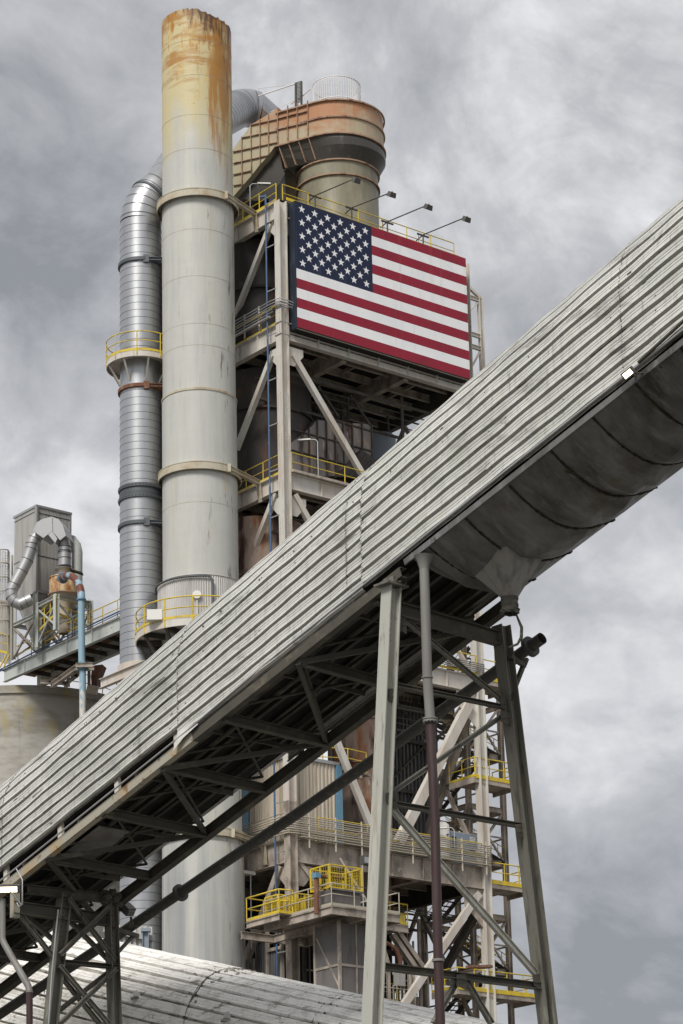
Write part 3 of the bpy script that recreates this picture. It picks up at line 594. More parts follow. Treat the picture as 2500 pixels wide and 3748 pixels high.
# slim street-type lamps
def lamp(base,h,label,dirv,arm=.9,cat='lamp',grp='slim area lamps on the tower'):
    th=thing('area_lamp',base,label,cat,grp);base=np.array(base);dirv=np.array(dirv,float)
    MB().tube([base,base+ZZ*(h-.15),base+ZZ*h+dirv*.15,base+ZZ*(h+.02)+dirv*arm*.5],.035,6).build('post','galv',th)
    c=base+ZZ*(h+.02)+dirv*arm;s_=np.cross(dirv,ZZ)
    MB().box(c,dirv*.42,s_*.13,ZZ*.045).build('lamp_head','white_box',th);MB().box(c-ZZ*.05,dirv*.36,s_*.1,ZZ*.008).build('lens','lamp_glass',th)
p=L3(916,780,-.05);lamp((p[0],p[1],77.1),tl(916,672,-.05)[1]-77.1,'small white area lamp above the top yellow handrail beside the chimney',(1,0.1,0))
p=R3(1165,1745,-.3);lamp((p[0],p[1],58.8),tr(1150,1605,-.3)[1]-58.8,'white area lamp on a bent post at the middle yellow handrail',(-.9,.1,0))
p=R3(1665,3120,-.3);lamp((p[0],p[1],35.9),tr(1664,3030,-.3)[1]-35.9,'white area lamp on a bent post in front of the blue compressor',(-.9,.1,0))
# ================================================================== rusty riser duct with its oval head and gooseneck
cb_=5.0;ca=(tr(1085,760,cb_)[0]+tr(1387,760,cb_)[0])/2;DCt=T(ca,cb_,0);Rr=abs(tr(1387,760,cb_)[0]-tr(1085,760,cb_)[0])/2*math.sin(math.radians(90))*.80
azd=math.radians(62.6);DD=np.array([-math.sin(azd),math.cos(azd),0]);DN=np.array([math.cos(azd),math.sin(azd),0])  # DD to the left, DN away
Rr=151/F*np.linalg.norm(DCt[:2])*1.075;RB=Rr*1.17
def zof(x,y,off=0.): return float(plane(x,y,DCt+DN*off,DN)[2])
H8=lambda x,y:(800+x/2.412,250+y/2.412)
zA=zof(*H8(1050,250),-RB);zM=zof(*H8(1050,395),-RB);zB_=zof(*H8(1050,545),-RB)
zN=zof(*H8(1000,795),-Rr);zR2=zof(*H8(1000,925),-Rr)
rd=thing('rusty_duct_riser',(DCt[0],DCt[1],77),'huge round duct with rust orange oval head rising behind the flag','duct')
MB().lathe(DCt,[(Rr*1.04,77),(Rr*1.0,77.3),(Rr,zR2)],72).build('riser_shell','duct_body',rd)
MB().lathe(DCt,[(Rr,zR2),(Rr,zN)],72).build('neck_shell','duct_body',rd)
mb=MB()
for z in (zR2,zN): MB().lathe(DCt,[(Rr,z+.06),(Rr+.13,z+.045),(Rr+.13,z-.045),(Rr,z-.06)],72,0,False).build('flange_ring','duct_rib',rd)
for z in (78.6,): mb.lathe(DCt,[(Rr,z+.03),(Rr+.05,z),(Rr,z-.03)],72,0,False)
mb.build('weld_seam','duct_rib',rd)
Ls=abs(1153-1018)/F*168/math.sin(azd)+.2
def stad(z,R,L,c=DCt,n=30):
    # stadium: round end on the right, straight sides going left by L
    pts=[];
    for j in range(n+1):
        t=-math.pi/2+math.pi*j/n     # from near side round the right to the far side
        pts.append(c-DD*R*math.cos(t)+DN*R*math.sin(t)+ZZ*z)
    pts.append(c+DD*L+DN*R+ZZ*z);pts.append(c+DD*L-DN*R+ZZ*z);return pts
MB().loft([stad(zB_,RB,Ls),stad(zM,RB*1.0,Ls),stad(zA,RB*.99,Ls)],0,False,True).build('oval_head','duct_rust',rd)
mb=MB()
for z,o_ in ((zA+.02,.12),(zM,.10),(zB_,.14)):
    mb.loft([stad(z+.05,RB,Ls),stad(z+.05,RB+o_,Ls+.02),stad(z-.05,RB+o_,Ls+.02),stad(z-.05,RB,Ls)],0,False)
mb.build('rim_band','duct_rib',rd)
# dark flare under the head down to the neck
def circ(z,R,L=0):
    pts=[]
    for j in range(31):
        t=-math.pi/2+math.pi*j/30;pts.append(DCt-DD*R*math.cos(t)+DN*R*math.sin(t)+ZZ*z)
    pts.append(DCt+DD*L+DN*R*.6+ZZ*z);pts.append(DCt+DD*L-DN*R*.6+ZZ*z);return pts
zF=zof(*H8(650,880),-Rr)
f1=stad(zB_-.05,RB,Ls);f2=circ(zN+.05,Rr,Rr*.8)
nearL=plane(*H8(600,880),DCt-DN*RB*.8,DN)
f2[-1]=nearL;f2[-2]=nearL+DN*RB*1.6
wf=[math.cos(-math.pi/2+math.pi*j/30) for j in range(31)]+[0,0]
fm=[(p*.55+q_*.45)+(p-DCt)*np.array([1,1,0])*.10*w_ for p,q_,w_ in zip(f1,f2,wf)];fl_=[(p*.85+q_*.15)+(p-DCt)*np.array([1,1,0])*.055*w_ for p,q_,w_ in zip(f1,f2,wf)]
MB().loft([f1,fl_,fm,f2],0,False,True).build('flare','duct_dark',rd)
mb=MB()
for x1,y1,x2,y2 in ((525,640,600,880),(612,625,688,855),(700,605,775,832),(790,585,862,808)):
    p=plane(*H8(x1,y1),DCt-DN*(RB+.02),DN);q_=plane(*H8(x2,y2),DCt-DN*(RB*.86),DN);m_=(p+q_)/2-DN*.25
    mb.bar(p,q_,.06,.3,up=DN)
mb.build('flare_rib','duct_rib',rd)
# gooseneck box to the left, an outline given its own depth
NP=DCt-DN*RB
out=[(525,345),(440,405),(365,450),(285,500),(205,605),(130,710),(60,830),(0,960),(-60,1130)]
inn=[(522,655),(430,780),(365,850),(295,940),(210,1040),(130,1132)]
po=[plane(*H8(*p),NP,DN) for p in out];pi_=[plane(*H8(*p),NP,DN) for p in inn]
MB().prism(po+pi_[::-1],DN*2*RB*.96).build('gooseneck_box','duct_rust',rd)
mb=MB()
# ribs: verticals and rows
def rowline(x1,y1,x2,y2,d=.11):
    mb.bar(plane(*H8(x1,y1),NP-DN*.06,DN),plane(*H8(x2,y2),NP-DN*.06,DN),.05,d,up=DN)
for x1,y1,x2,y2 in ((205,605,208,1040),(285,500,292,940),(365,450,368,848),(440,405,443,765),(522,345,522,640)): rowline(x1,y1,x2,y2)
for x1,y1,x2,y2 in ((285,500,520,448),(205,612,520,550),(128,738,520,652),(130,838,440,768),(130,938,290,903),(130,1035,215,1020)): rowline(x1,y1,x2,y2)
for x1,y1,x2,y2 in ((610,330,612,618),(695,308,697,598),(786,285,790,578)): rowline(x1,y1,x2,y2)
for x1,y1,x2,y2 in ((525,442,785,378),(525,538,785,478)): rowline(x1,y1,x2,y2)
mb.build('stiffener_grid','duct_rib',rd)
# dark curved underside between gooseneck and riser
und=[(522,655),(548,780),(562,870),(585,930),(545,1010),(500,1060),(445,1150),(330,1170),(140,1140),(210,1040),(295,940),(365,850),(430,780)]
uo=[plane(*H8(*p),NP+DN*.5,DN) for p in und]
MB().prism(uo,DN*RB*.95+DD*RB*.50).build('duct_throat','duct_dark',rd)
mb=MB()
for x1,y1,x2,y2 in ((440,790,505,845),(380,880,400,890),(500,945,600,890)): mb.bar(plane(*H8(x1,y1),NP+DN*.62,DN),plane(*H8(x2,y2),NP+DN*.62,DN),.06,.08,up=DN)
mb.build('throat_rib','duct_dark',rd)
# lower round body of the second riser, left of the column
cl=plane(*H8(285,1140),DCt+DN*.2,DN);R2=150/2.412/F*158*1.35
zc=float(cl[2])
MB().lathe(cl,[(R2,69.5),(R2,zc-.35),(R2+.1,zc-.32),(R2+.1,zc-.2),(R2*.98,zc-.18)],48,cap=True).build('second_riser','duct_body',rd)
# wire guard cage on top
gc=DCt-DD*.2+DN*.6
cg=thing('roof_guard_cage',gc+ZZ*zA,'light galvanised guard railing standing round the top of the rusty duct head','railing')
mb=MB();Rg=218/2.412/F*170;zr=zof(*H8(1030,42),-Rg)
Rg=218/2.412/F*170;gcx=plane(*H8(1040,150),DCt,DN);gcx=np.array([gcx[0],gcx[1],0])
hg=zr-zA-.1
for zz in (zA+hg,zA+hg*.42):
    mb.tube(arc_pts(gcx,Rg,zz,0,2*math.pi,48),.035,6)
mb.lathe(gcx,[(Rg,zA+hg),(Rg,zA+hg-.09)],48)
for j in range(60):
    a=2*math.pi*j/60;c=gcx+np.array([Rg*math.cos(a),Rg*math.sin(a),zA-.05]);mb.tube([c,c+ZZ*hg],.024,4)
# the straight part of the cage to the ladder
for k in range(6):
    p=gcx+DD*(Rg+.15+k*.28)-DN*(.9-.1*k)+ZZ*zA;mb.tube([p,p+ZZ*(hg-.35-.02*k)],.016,4)
p=gcx+DD*(Rg-.1)-DN*.9+ZZ*(zA+hg-.1);q_=gcx+DD*(Rg+1.7)-DN*.4+ZZ*(zA+hg-.5);mb.tube([p,(p+q_)/2-ZZ*.1,q_],.04,6)
mb.build('guard_bars','wire',cg)
p=plane(*H8(706,300),DCt-DN*1.0,DN);q_=plane(*H8(706,122),DCt-DN*1.0,DN)
mb=MB()
for s_ in (-.22,.22): mb.bar(p+DD*s_-ZZ*.6,q_+DD*s_,.1,.14,up=DN)
for k in range(16): c=p+(q_-p)*k/15.;mb.bar(c-DD*.22,c+DD*.22,.04,.05)
o=mb.build('mast_post','dark_steel');tag(o,'short dark perforated twin post on the duct head','post')
mb=MB();t0=plane(*H8(680,135),DCt-DN*1.0,DN)
for x,y in ((350,245),(350,180),(460,385)): mb.tube([t0-ZZ*(0 if y<300 else 1.2),atY(*H8(x,y),159.)],.02 if y!=245 else .05,5)
o=mb.build('stay_wire','wire');tag(o,'thin stay wires from the aluminium duct elbow to the dark post','wires')
# ================================================================== stair tower behind the right column
s1=atY(1713,2860,163.);s1[2]=0
def S(a,b,z): return s1+E1*a+E2*b+ZZ*z
SA=3.0;SB=4.8
sw=thing('stair_tower',S(0,0,0),'open steel stair tower with zigzag flights behind the right column','stair tower')
for a,b in ((0,0),(SA,0),(0,SB),(SA,SB)): MB().ibeam(S(a,b,0),S(a,b,52.5),.3,.32,.03,up=E1).build('column','dusty_steel',sw)
zf=[12.2+3.55*k for k in range(11)]
for i,z in enumerate(zf):
    mb=MB()
    for (p,q_) in (((0,0),(SA,0)),((0,SB),(SA,SB)),((0,0),(0,SB)),((SA,0),(SA,SB))): mb.ibeam(S(*p,z),S(*q_,z),.16,.36,.025)
    mb.build('ring_beam','dusty_steel',sw)
    mb=MB()
    for (p,q_) in (((0,0),(SA,0)),((SA,0),(SA,SB)),((0,0),(0,SB))):
        mb.bar(S(*p,z),S(*q_,z+3.5) if i%2 else S(*q_,z-3.5),.1,.13);mb.bar(S(*p,z+1.75),S(*q_,z+1.75),.08,.1)
    mb.build('bracing','dusty_steel',sw)
    # flight along b, inside
    up=i%2==0;mb=MB();ft=MB()
    for a in (.35,1.35) if up else (1.7,2.7):
        p=S(a,SB+.6 if up else -.2,z);q_=S(a,-.2 if up else SB+.6,z+3.55);mb.bar(p,q_,.06,.32)
    aa=(.35,1.35) if up else (1.7,2.7)
    for k in range(1,15):
        t=k/15;b=(SB+.6)*(1-t)-.2*t if up else -.2*(1-t)+(SB+.6)*t;mb.box(S(sum(aa)/2,b,z+3.55*t),E1*.47,E2*.13,ZZ*.02)
    for a in aa: mb.bar(S(a,SB+.6 if up else -.2,z-.12),S(a,-.2 if up else SB+.6,z+3.43),.04,.08)
    fo=mb.build('stair_flight','dark_steel',sw)
    rb=MB()
    for a in aa:
        p=S(a,SB+.6 if up else -.2,z+1.05);q_=S(a,-.2 if up else SB+.6,z+4.6);rb.tube([p,q_],.03,5).tube([p-ZZ*.5,q_-ZZ*.5],.025,5)
        for t in (.1,.5,.9): c=p+(q_-p)*t;rb.tube([c,c-ZZ*1.05],.028,5)
    sub(rb,'flight_rail','yellow',fo,sw)
# balconies at the right column
def balcony(zpix,a_0,a_1,label):
    z=float(atY(*zpix,150.+8.5)[2])
    P=lambda a,b,zz:T(a,b,zz)
    a,_z=tr(zpix[0],zpix[1],0)
    th=thing('access_balcony',T(TW,0,_z),label,'balcony','small yellow railed balconies on the right column')
    MB().box(T((a_0+a_1)/2,1.2,_z+.0),E1*(a_1-a_0)/2,E2*1.25,ZZ*.06).bar(T(a_0,-.05,_z-.18),T(a_1,-.05,_z-.18),.1,.3).bar(T(a_0,-.05,_z-.18),T(a_0,2.4,_z-.18),.1,.3).bar(T(a_1,-.05,_z-.18),T(a_1,2.4,_z-.18),.1,.3).build('deck','dusty_steel',th)
    mb=rail([T(a_0,2.4,_z+.08),T(a_0,-.05,_z+.08),T(a_1,-.05,_z+.08),T(a_1,2.4,_z+.08)],sp=1.3);mb.bar(T(a_0,-.12,_z+.05),T(a_1,-.12,_z+.05),.03,.2);mb.build('railing','yellow',th)
    return th
balcony((1830,2862),TW-.6,TW+3.1,'yellow railed balcony on the right column, level with the rusty hopper rim')
balcony((1850,3240),TW+.4,TW+4.0,'yellow railed balcony at the end of the conduit bundle floor')
balcony((1860,3640),TW-2.6,TW+4.2,'lowest yellow railed balcony, behind the trestle cross beam')
balcony((1830,2500),TW+.4,TW+3.0,'highest yellow railed balcony, right of the bolted white column under the gallery')
# ================================================================== things on the lower floors
# clad room
zr0=35.9;th=thing('clad_control_room',T(3,3,zr0),'cream ribbed sheet metal room with blue corner trim on the dusty floor','cabin')
b1=.6;ar=tr(1238,2900,b1)[0];zt=tr(1238,2880,b1)[1];zt=40.9
bl,_=tl(893,3000,.25)
MB().box(T((.45+ar)/2,(b1+bl)/2,(zr0+zt)/2),E1*((ar-.45)/2-.08),E2*((bl-b1)/2-.08),ZZ*(zt-zr0)/2).build('core','dark_steel',th)
MB().sheet(T(.45,b1,zr0),E1*(ar-.45),ZZ*(zt-zr0),13,.07,-E2,flat=.9).sheet(T(.4,b1,zr0),E2*(bl-b1),ZZ*(zt-zr0),18,.07,-E1,flat=.9).build('wall_sheeting','clad_cream',th)
MB().box(T((.3+ar)/2,(b1+bl)/2,zt+.08),E1*((ar-.2)/2),E2*((bl-b1)/2+.15),ZZ*.1).build('roof_trim','galv',th)
MB().box(T(ar,b1-.05,(zr0+zt)/2),E1*.22,E2*.1,ZZ*(zt-zr0)/2).box(T(.38,bl-.1,(zr0+zt)/2),E1*.1,E2*.3,ZZ*(zt-zr0)/2).build('corner_trim','blue_trim',th)
# round deck above the room
zd=tr(1150,2815,2.)[1];th=thing('curved_walkway',T(2,3,zd),'small curved walkway with yellow rail above the cream sheet metal room','walkway')
cc=T(tr(1150,2800,4.)[0]+.5,4.0,0);ed=arc_pts(cc,3.3,zd,-math.pi*.95,-math.pi*.12,16)
MB().loft([[p for p in ed],[p-ZZ*.14 for p in ed],[cc*np.array([1,1,0])+(p-cc)*np.array([.35,.35,0])+ZZ*(zd-.14) for p in ed],[cc*np.array([1,1,0])+(p-cc)*np.array([.35,.35,0])+ZZ*zd for p in ed]],0,False,False,False).bar(ed[4]-ZZ*.3,ed[12]-ZZ*.3,.12,.3).bar(cc+ZZ*(zd-.3),ed[14]-ZZ*.3,.12,.3).build('deck','dusty_steel',th)
rail(ed[6:16:3],sp=1.6,toe=False).build('railing','yellow',th)
# dark ribbed cladding right of the hopper
th=thing('ribbed_wall_cladding',T(9,6,36),'tall dark grey ribbed sheet metal wall behind the maroon drain pipe','wall cladding')
MB().sheet(T(8.2,5.5,35.9),E1*8.2,ZZ*12,26,.16,-E2,flat=.8).build('sheeting','clad_grey',th)
MB().ibeam(T(11.6,5.1,35.9),T(11.6,5.1,47.4),.3,.3,.03).bar(T(9,5.2,44.9),T(15.3,5.2,44.9),.2,.25).bar(T(9,5.2,41.5),T(15.3,5.2,41.5),.15,.2).bar(T(11.6,5.15,41.5),T(15.2,5.15,44.9),.1,.12).bar(T(11.6,5.15,38),T(14.,5.15,41.4),.1,.12).build('framing','dark_steel',th)
# compressor and air receiver on the conduit floor
a,_=tr(1682,3080,1.2);z0=35.85
th=thing('compressor_unit',T(a,1.2,z0),'blue-grey packaged compressor cabinet beside the right column','compressor')
MB().box(T(a,1.6,z0+1.15),E1*1.28,E2*.8,ZZ*1.05).build('cabinet','machine_grey',th)
MB().box(T(a-.05,.77,z0+1.15),E1*1.12,E2*.02,ZZ*.97).build('front_panel','machine_blue',th)
mb=MB()
for i in range(5): mb.box(T(a-.98+i*.07,.74,z0+1.3),E1*.022,E2*.01,ZZ*.55)
for i in range(4): mb.box(T(a+.5+i*.13,.74,z0+.95),E1*.045,E2*.01,ZZ*.22)
mb.build('vent_grille','black',th)
mb=MB()
for i in range(3): mb.box(T(a+.7,.74,z0+1.95-i*.1),E1*.24,E2*.01,ZZ*.03)
mb.build('badge','white_box',th);MB().box(T(a+.1,.74,z0+1.5),E1*.05,E2*.01,ZZ*.1).box(T(a-.15,.74,z0+1.15),E1*.07,E2*.01,ZZ*.13).build('warning_sticker','yellow',th)
a,_=tr(1610,3080,1.2);c=T(a,1.0,0);th=thing('air_receiver',T(a,1.0,z0),'white upright air receiver tank next to the compressor cabinet','tank')
MB().lathe(c,[(.02,z0+2.75),(.3,z0+2.68),(.48,z0+2.5),(.5,z0+2.3),(.5,z0+.3)],24).build('tank_shell','white_box',th);MB().box(c+ZZ*(z0+.2),E1*.3,E2*.3,ZZ*.2).tube([c-E2*.5+ZZ*(z0+1.8),c-E2*.62+ZZ*(z0+1.8)],.06,8).build('base','dark_steel',th)
mb=MB().box(T(tr(1323,3065,0)[0],-.22,tr(1323,3065,0)[1]),E1*.42,E2*.015,ZZ*.3);o=mb.build('notice_plate','rust_vessel');tag(o,'small rust stained notice plate hung on the yellow rail below the hopper','sign')
# floor under D: cantilever platform with cages
zE=tr(1210,3310,-2.2)[1]
def E3(x,y,b): return R3(x,y,b)
corner=plane(1214,3312,(0,0,0),ZZ) if False else None
zE=30.2
def onZ(x,y,z): v=ray(x,y);return CAM+v*((z-CAM[2])/v[2])
pc=onZ(1214,3312,zE);pl_=onZ(1000,3383,zE);pr=onZ(1456,3347,zE)
def AB(p): q_=p-C0;return float(q_@E1),float(q_@E2)
ac_,bc_=AB(pc);al_,bl_=AB(pl_);ar_,br_=AB(pr)
th=thing('cantilever_platform',T(ac_,bc_,zE),'jutting steel platform with dusty rails, carrying yellow mesh cages','platform')
mb=MB();e=[T(ac_,bc_,zE),T(ar_,bc_,zE),T(ar_,1.6,zE),T(ac_,max(bl_,1.6),zE)]
mb.prism([T(ac_,bc_,zE-.06),T(ar_,bc_,zE-.06),T(ar_,1.4,zE-.06),T(ac_,bl_,zE-.06)],ZZ*.06);mb.build('deck','dusty_steel',th)
for (p,q_) in ((T(ac_,bc_,zE-.3),T(ar_,bc_,zE-.3)),(T(ac_,bc_,zE-.3),T(ac_,bl_,zE-.3)),(T(ar_,bc_,zE-.3),T(ar_,1.4,zE-.3)),(T(ac_+2.4,bc_,zE-.35),T(ac_+2.4,1.6,zE-.35)),(T(ac_,1.2,zE-.35),T(ar_,1.2,zE-.35))): MB().ibeam(p,q_,.2,.46,.03).build('edge_beam','dusty_steel',th)
rail([T(ac_,bl_,zE),T(ac_,bc_,zE),T(ar_,bc_,zE),T(ar_,.8,zE)],sp=1.9).build('railing','dusty_rail',th)
# lower-left yellow railed balcony
z2=zE+.1;q1=onZ(900,3372,z2);q2_=onZ(1022,3340,z2);q3=onZ(1048,3357,z2)
a2,b2=AB(q1);a3,b3=AB(q2_);a4,b4=AB(q3)
th=thing('yellow_rail_balcony',T(a3,b3,z2),'bright yellow railed balcony corner between the big chimney and the dusty column','balcony')
MB().prism([T(a3,b3,z2-.06),T(a3,b2,z2-.06),T(a3+2.5,b2,z2-.06),T(a3+2.5,b3,z2-.06)],ZZ*.05).ibeam(T(a3,b3,z2-.25),T(a3,b2,z2-.25),.18,.36,.03).ibeam(T(a3,b2,z2-.25),T(a3+2.6,b2,z2-.25),.18,.36,.03).build('deck','dusty_steel',th)
rail([T(a3+2.5,b2,z2),T(a3,b2,z2),T(a3,b3,z2),T(a3+.9,b3-.1,z2)],sp=2.1,h=1.35,r=.038).build('railing','yellow',th)
def cage(a,b,z,la,lb,h,label):
    th=thing('mesh_cage',T(a,b,z),label,'guard cage','yellow mesh machine guards')
    mb=MB();cs=[(0,0),(la,0),(la,lb),(0,lb)]
    for i in range(4):
        p,q_=cs[i],cs[(i+1)%4]
        mb.bar(T(a+p[0],b+p[1],z),T(a+p[0],b+p[1],z+h),.1,.1,up=E1)
        for zz in (z+.05,z+h): mb.bar(T(a+p[0],b+p[1],zz),T(a+q_[0],b+q_[1],zz),.06,.07)
        m_=((p[0]+q_[0])/2,(p[1]+q_[1])/2);mb.bar(T(a+m_[0],b+m_[1],z),T(a+m_[0],b+m_[1],z+h),.06,.06,up=E1)
    mb.build('frame','yellow',th);mb=MB()
    for i in range(4):
        p,q_=cs[i],cs[(i+1)%4];L_=math.hypot(q_[0]-p[0],q_[1]-p[1]);n_=int(L_/.17)
        for k in range(1,n_): t=k/n_;c=(p[0]+(q_[0]-p[0])*t,p[1]+(q_[1]-p[1])*t);mb.bar(T(a+c[0],b+c[1],z+.1),T(a+c[0],b+c[1],z+h-.05),.018,.018,up=E1)
        for k in range(1,int(h/.17)): mb.bar(T(a+p[0],b+p[1],z+k*.17),T(a+q_[0],b+q_[1],z+k*.17),.018,.018)
    mb.build('wire_mesh','mesh_yellow',th)
cage(ac_+.3,bc_+.5,zE+1.1,2.3,1.7,1.35,'large yellow mesh cage standing on the grey box of the jutting platform')
MB_=MB().box(T(ac_+1.45,bc_+1.35,zE+.54),E1*1.1,E2*.8,ZZ*.5).bar(T(ac_+.3,bc_+.45,zE+1.05),T(ac_+2.7,bc_+.45,zE+1.05),.1,.1);o=MB_.build('machine_plinth','mesh_grey');tag(o,'dusty grey machine housing under the large yellow mesh cage','machine')
cage(ac_+.5,bc_+3.9,zE+.1,1.3,2.2,1.3,'low yellow mesh guard left of the rusty upright pipe')
cage(a3+1.0,b2-1.7,z2+.1,1.0,1.2,1.3,'yellow mesh guard behind the yellow railed balcony next to the chimney')
cage(a3+1.4,b3+.8,z2+.1,.9,.8,1.0,'small yellow mesh guard left of the corner column behind the balcony rail')
p=onZ(1158,3320,zE);p2=R3(1158,3205,AB(p)[1]);p3=R3(1270,3218,AB(p)[1])
mb=MB().tube([p-ZZ*.4,p2],.14,10).tube([p2,p3],.12,10).box(p2,E1*.18,E2*.18,ZZ*.15,1)
o=mb.build('rusty_pipe_frame',['rust_pipe','blue_trim']);tag(o,'rusty pipe elbow with teal wrapped joint rising from the jutting platform','pipe')
# caged grey mesh enclosure hanging under the platform
aa_,_=tr(1186,3480,bc_+1.4);ab_,_=tr(1325,3480,bc_+1.4)
th=thing('mesh_enclosure',T(aa_,bc_+1.4,14),'grey wire mesh shaft hanging below the jutting platform','enclosure')
mb=MB();ba=bc_+1.4
L_=[(aa_+1.1,ba),(aa_+3.5,ba),(aa_+3.5,ba+2.4),(aa_+1.1,ba+2.2)]
for x in L_: mb.bar(T(*x,14),T(*x,zE-.5),.16,.16,up=E1)
mb.bar(T(aa_+2.3,ba-.02,14),T(aa_+2.3,ba-.02,zE-.5),.1,.08,up=E1)
for zz in (27.2,22.5,): 
    for i in range(4): mb.bar(T(*L_[i],zz),T(*L_[(i+1)%4],zz),.1,.14)
mb.bar(T(aa_+1.1,ba+2.,29),T(aa_+1.1,ba+.1,26),.08,.1,up=E1);mb.bar(T(aa_+1.1,ba+2.,26),T(aa_+1.1,ba+.1,20),.08,.1,up=E1)
mb.build('frame','dusty_steel',th)
mb=MB()
for i in range(4):
    p,q_=L_[i],L_[(i+1)%4];mb.prism([T(*p,14),T(*q_,14),T(*q_,zE-.6),T(*p,zE-.6)],(E1+E2)*.004)
mb.build('mesh_panel','mesh_grey',th)
# ribbed wall with window at the lower left
th=thing('lower_wall_cladding',T(0,1.6,14),'dark ribbed wall with a square window opening, at the foot beside the big chimney','wall')
def w3(x,y): return L3(x,y,.35)
zc1=32.0
bw=[tl(x,3480,.5)[0] for x in (892,935,985,1038,1060)]
mb=MB()
zw=tl(1010,3400,.5)[1];ztop=31.5
zw1=tl(1010,3430,.5)[1];zw0=tl(1010,3475,.5)[1]
mb.sheet(T(.5,bw[0],8),E2*(bw[1]-bw[0]),ZZ*(zw1-8-1.),5,.1,-E1);mb.sheet(T(.5,bw[1],8),E2*(bw[2]-bw[1]),ZZ*(zw1-8+.6),6,.1,-E1)
mb.sheet(T(.5,bw[2],8),E2*(bw[3]-bw[2]),ZZ*(zw0-8),6,.1,-E1);mb.build('sheeting','clad_grey',th)
mb=MB()
for i,zt_ in ((1,zw1-1),(2,zw1+1.8),(3,zw1+2.)): mb.bar(T(.38,bw[i],8),T(.38,bw[i],zt_),.16,.2,up=E1)
mb.bar(T(.36,bw[2],zw1),T(.36,bw[3],zw1),.12,.2).bar(T(.36,bw[2],zw0),T(.36,bw[3],zw0),.12,.2).bar(T(.36,bw[1],zw0+.6),T(.36,bw[2],zw0+.9),.12,.15).bar(T(.36,bw[1],zw1+.9),T(.36,bw[3],zw1+1.8),.12,.2);mb.build('window_frame','dusty_steel',th)
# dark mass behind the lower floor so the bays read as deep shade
for a,b,w,d,z0,z1,lab in ((8,7.5,7,2,14,33.6,'dark backing added for shade, with piping and rails, deep inside the lower bay'),):
    th=thing('shade_backing',T(a,b,z0),lab,'shade backing');MB().sheet(T(a-w,b,z0),E1*w*1.82,ZZ*(z1-z0),30,.15,-E2).box(T(a-w*.37,b+d,(z0+z1)/2),E1*w*.6,E2*(d-.3),ZZ*(z1-z0)/2).build('shell','shaded_steel',th)
    mb=MB()
    for zz in (19,23,27.5,31): mb.ibeam(T(.4,b-1.6,zz),T(TW-1.,b-1.6,zz),.2,.35,.03)
    for aa in (3.,5.2,9.5,11.5,12.6,13.3): mb.ibeam(T(aa,b-1.9,14),T(aa,b-1.9,33.4),.25,.25,.03)
    for k in range(4): mb.bar(T(3.2+k*2.6,b-2,19),T(5.4+k*2.6,b-2,27),.1,.14)
    mb.build('framework','dark_steel',th)
    mb=MB()
    for k in range(26):
        aa=random.uniform(7,14.2);bb=b-random.uniform(1.2,4.5);z_0=random.uniform(14,20);mb.tube([T(aa,bb,z_0),T(aa,bb,random.uniform(26,33))],random.choice([.05,.08,.14]),6)
        if k%2: zz=random.uniform(17,32);mb.tube([T(aa-2,bb,zz),T(aa+random.uniform(.5,2),bb,zz)],.06,6)
    mb.build('process_piping','dusty_steel',th)
    for zz in (19.2,23.2,27.7): rail([T(7.4,b-2.6,zz),T(13.6,b-2.6,zz)],sp=1.6,h=1.1).build('inner_rail','yellow',th)
# chain fall
mb=MB();ch=R3(1150,3400,1.5)
for k in range(44):
    c=np.array([ch[0],ch[1],29.6-k*.26]);x=E1 if k%2 else E2;mb.tube([c+x*.09*math.cos(t)+ZZ*.17*math.sin(t) for t in [2*math.pi*j/8 for j in range(9)]],.025,4,cap=False)
o=mb.build('hoist_chain','black');tag(o,'black hoist chain hanging in the dark lower bay','chain')
# yellow-rail small platform at the right of the jutting platform
zq=tr(1490,3385,1.0)[1];a5,_=tr(1492,3385,1.0)
th=thing('corner_platform',T(a5,1.0,zq),'small platform with yellow mesh infilled rail, right of the trestle leg','platform')
MB().box(T(a5-1.4,2.,zq-.15),E1*1.4,E2*1.0,ZZ*.15).ibeam(T(a5-2.8,.95,zq-.3),T(a5,.95,zq-.3),.2,.45,.03).build('deck','dusty_steel',th)
mb=rail([T(a5-2.8,.98,zq),T(a5,.98,zq),T(a5,3,zq)],sp=1.4);mb.box(T(a5-.9,1.02,zq+.35),E1*.75,E2*.01,ZZ*.33);mb.build('railing','yellow',th)
# leaning chutes and a hose in the lower right bay
th=thing('inclined_chute',T(10,2,20),'sloping grey steel chute legs with a curved rust coloured hose, lower right bay','chute')
mb=MB()
for x1,y1,x2,y2 in ((1435,3420,1530,3560),(1458,3415,1545,3540),(1400,3480,1425,3560)): mb.ibeam(R3(x1,y1,1.5),R3(x2,y2,1.5),.3,.35,.03,up=E2)
for x,y1 in ((1420,3520),(1498,3560),(1512,3560)): 
    a,_=tr(x,y1,1.5);mb.ibeam(T(a,1.5,10),T(a,1.5,tr(x,y1,1.5)[1]),.25,.25,.03)
mb.build('steel_leg','dusty_steel',th)
pts=[R3(1400+ (65)*math.sin(t),3532-82*math.cos(t),1.3) for t in [i*math.pi/2/10 for i in range(11)]];MB().tube(pts,.14,8).build('hose','rust_pipe',th)
a,zz=tr(1462,3585,.9)
th=thing('junction_box',T(a,.9,zz),'small grey junction box with thin pipes, lower right bay behind the roof','junction box')
MB().box(T(a,.9,zz),E1*.3,E2*.2,ZZ*.42).build('box','machine_grey',th);mb=MB()
for k in range(5): mb.tube([T(a-.6+.3*k,.8,zz-.4),T(a-.6+.3*k,.8,zz-3.2)],.03,5)
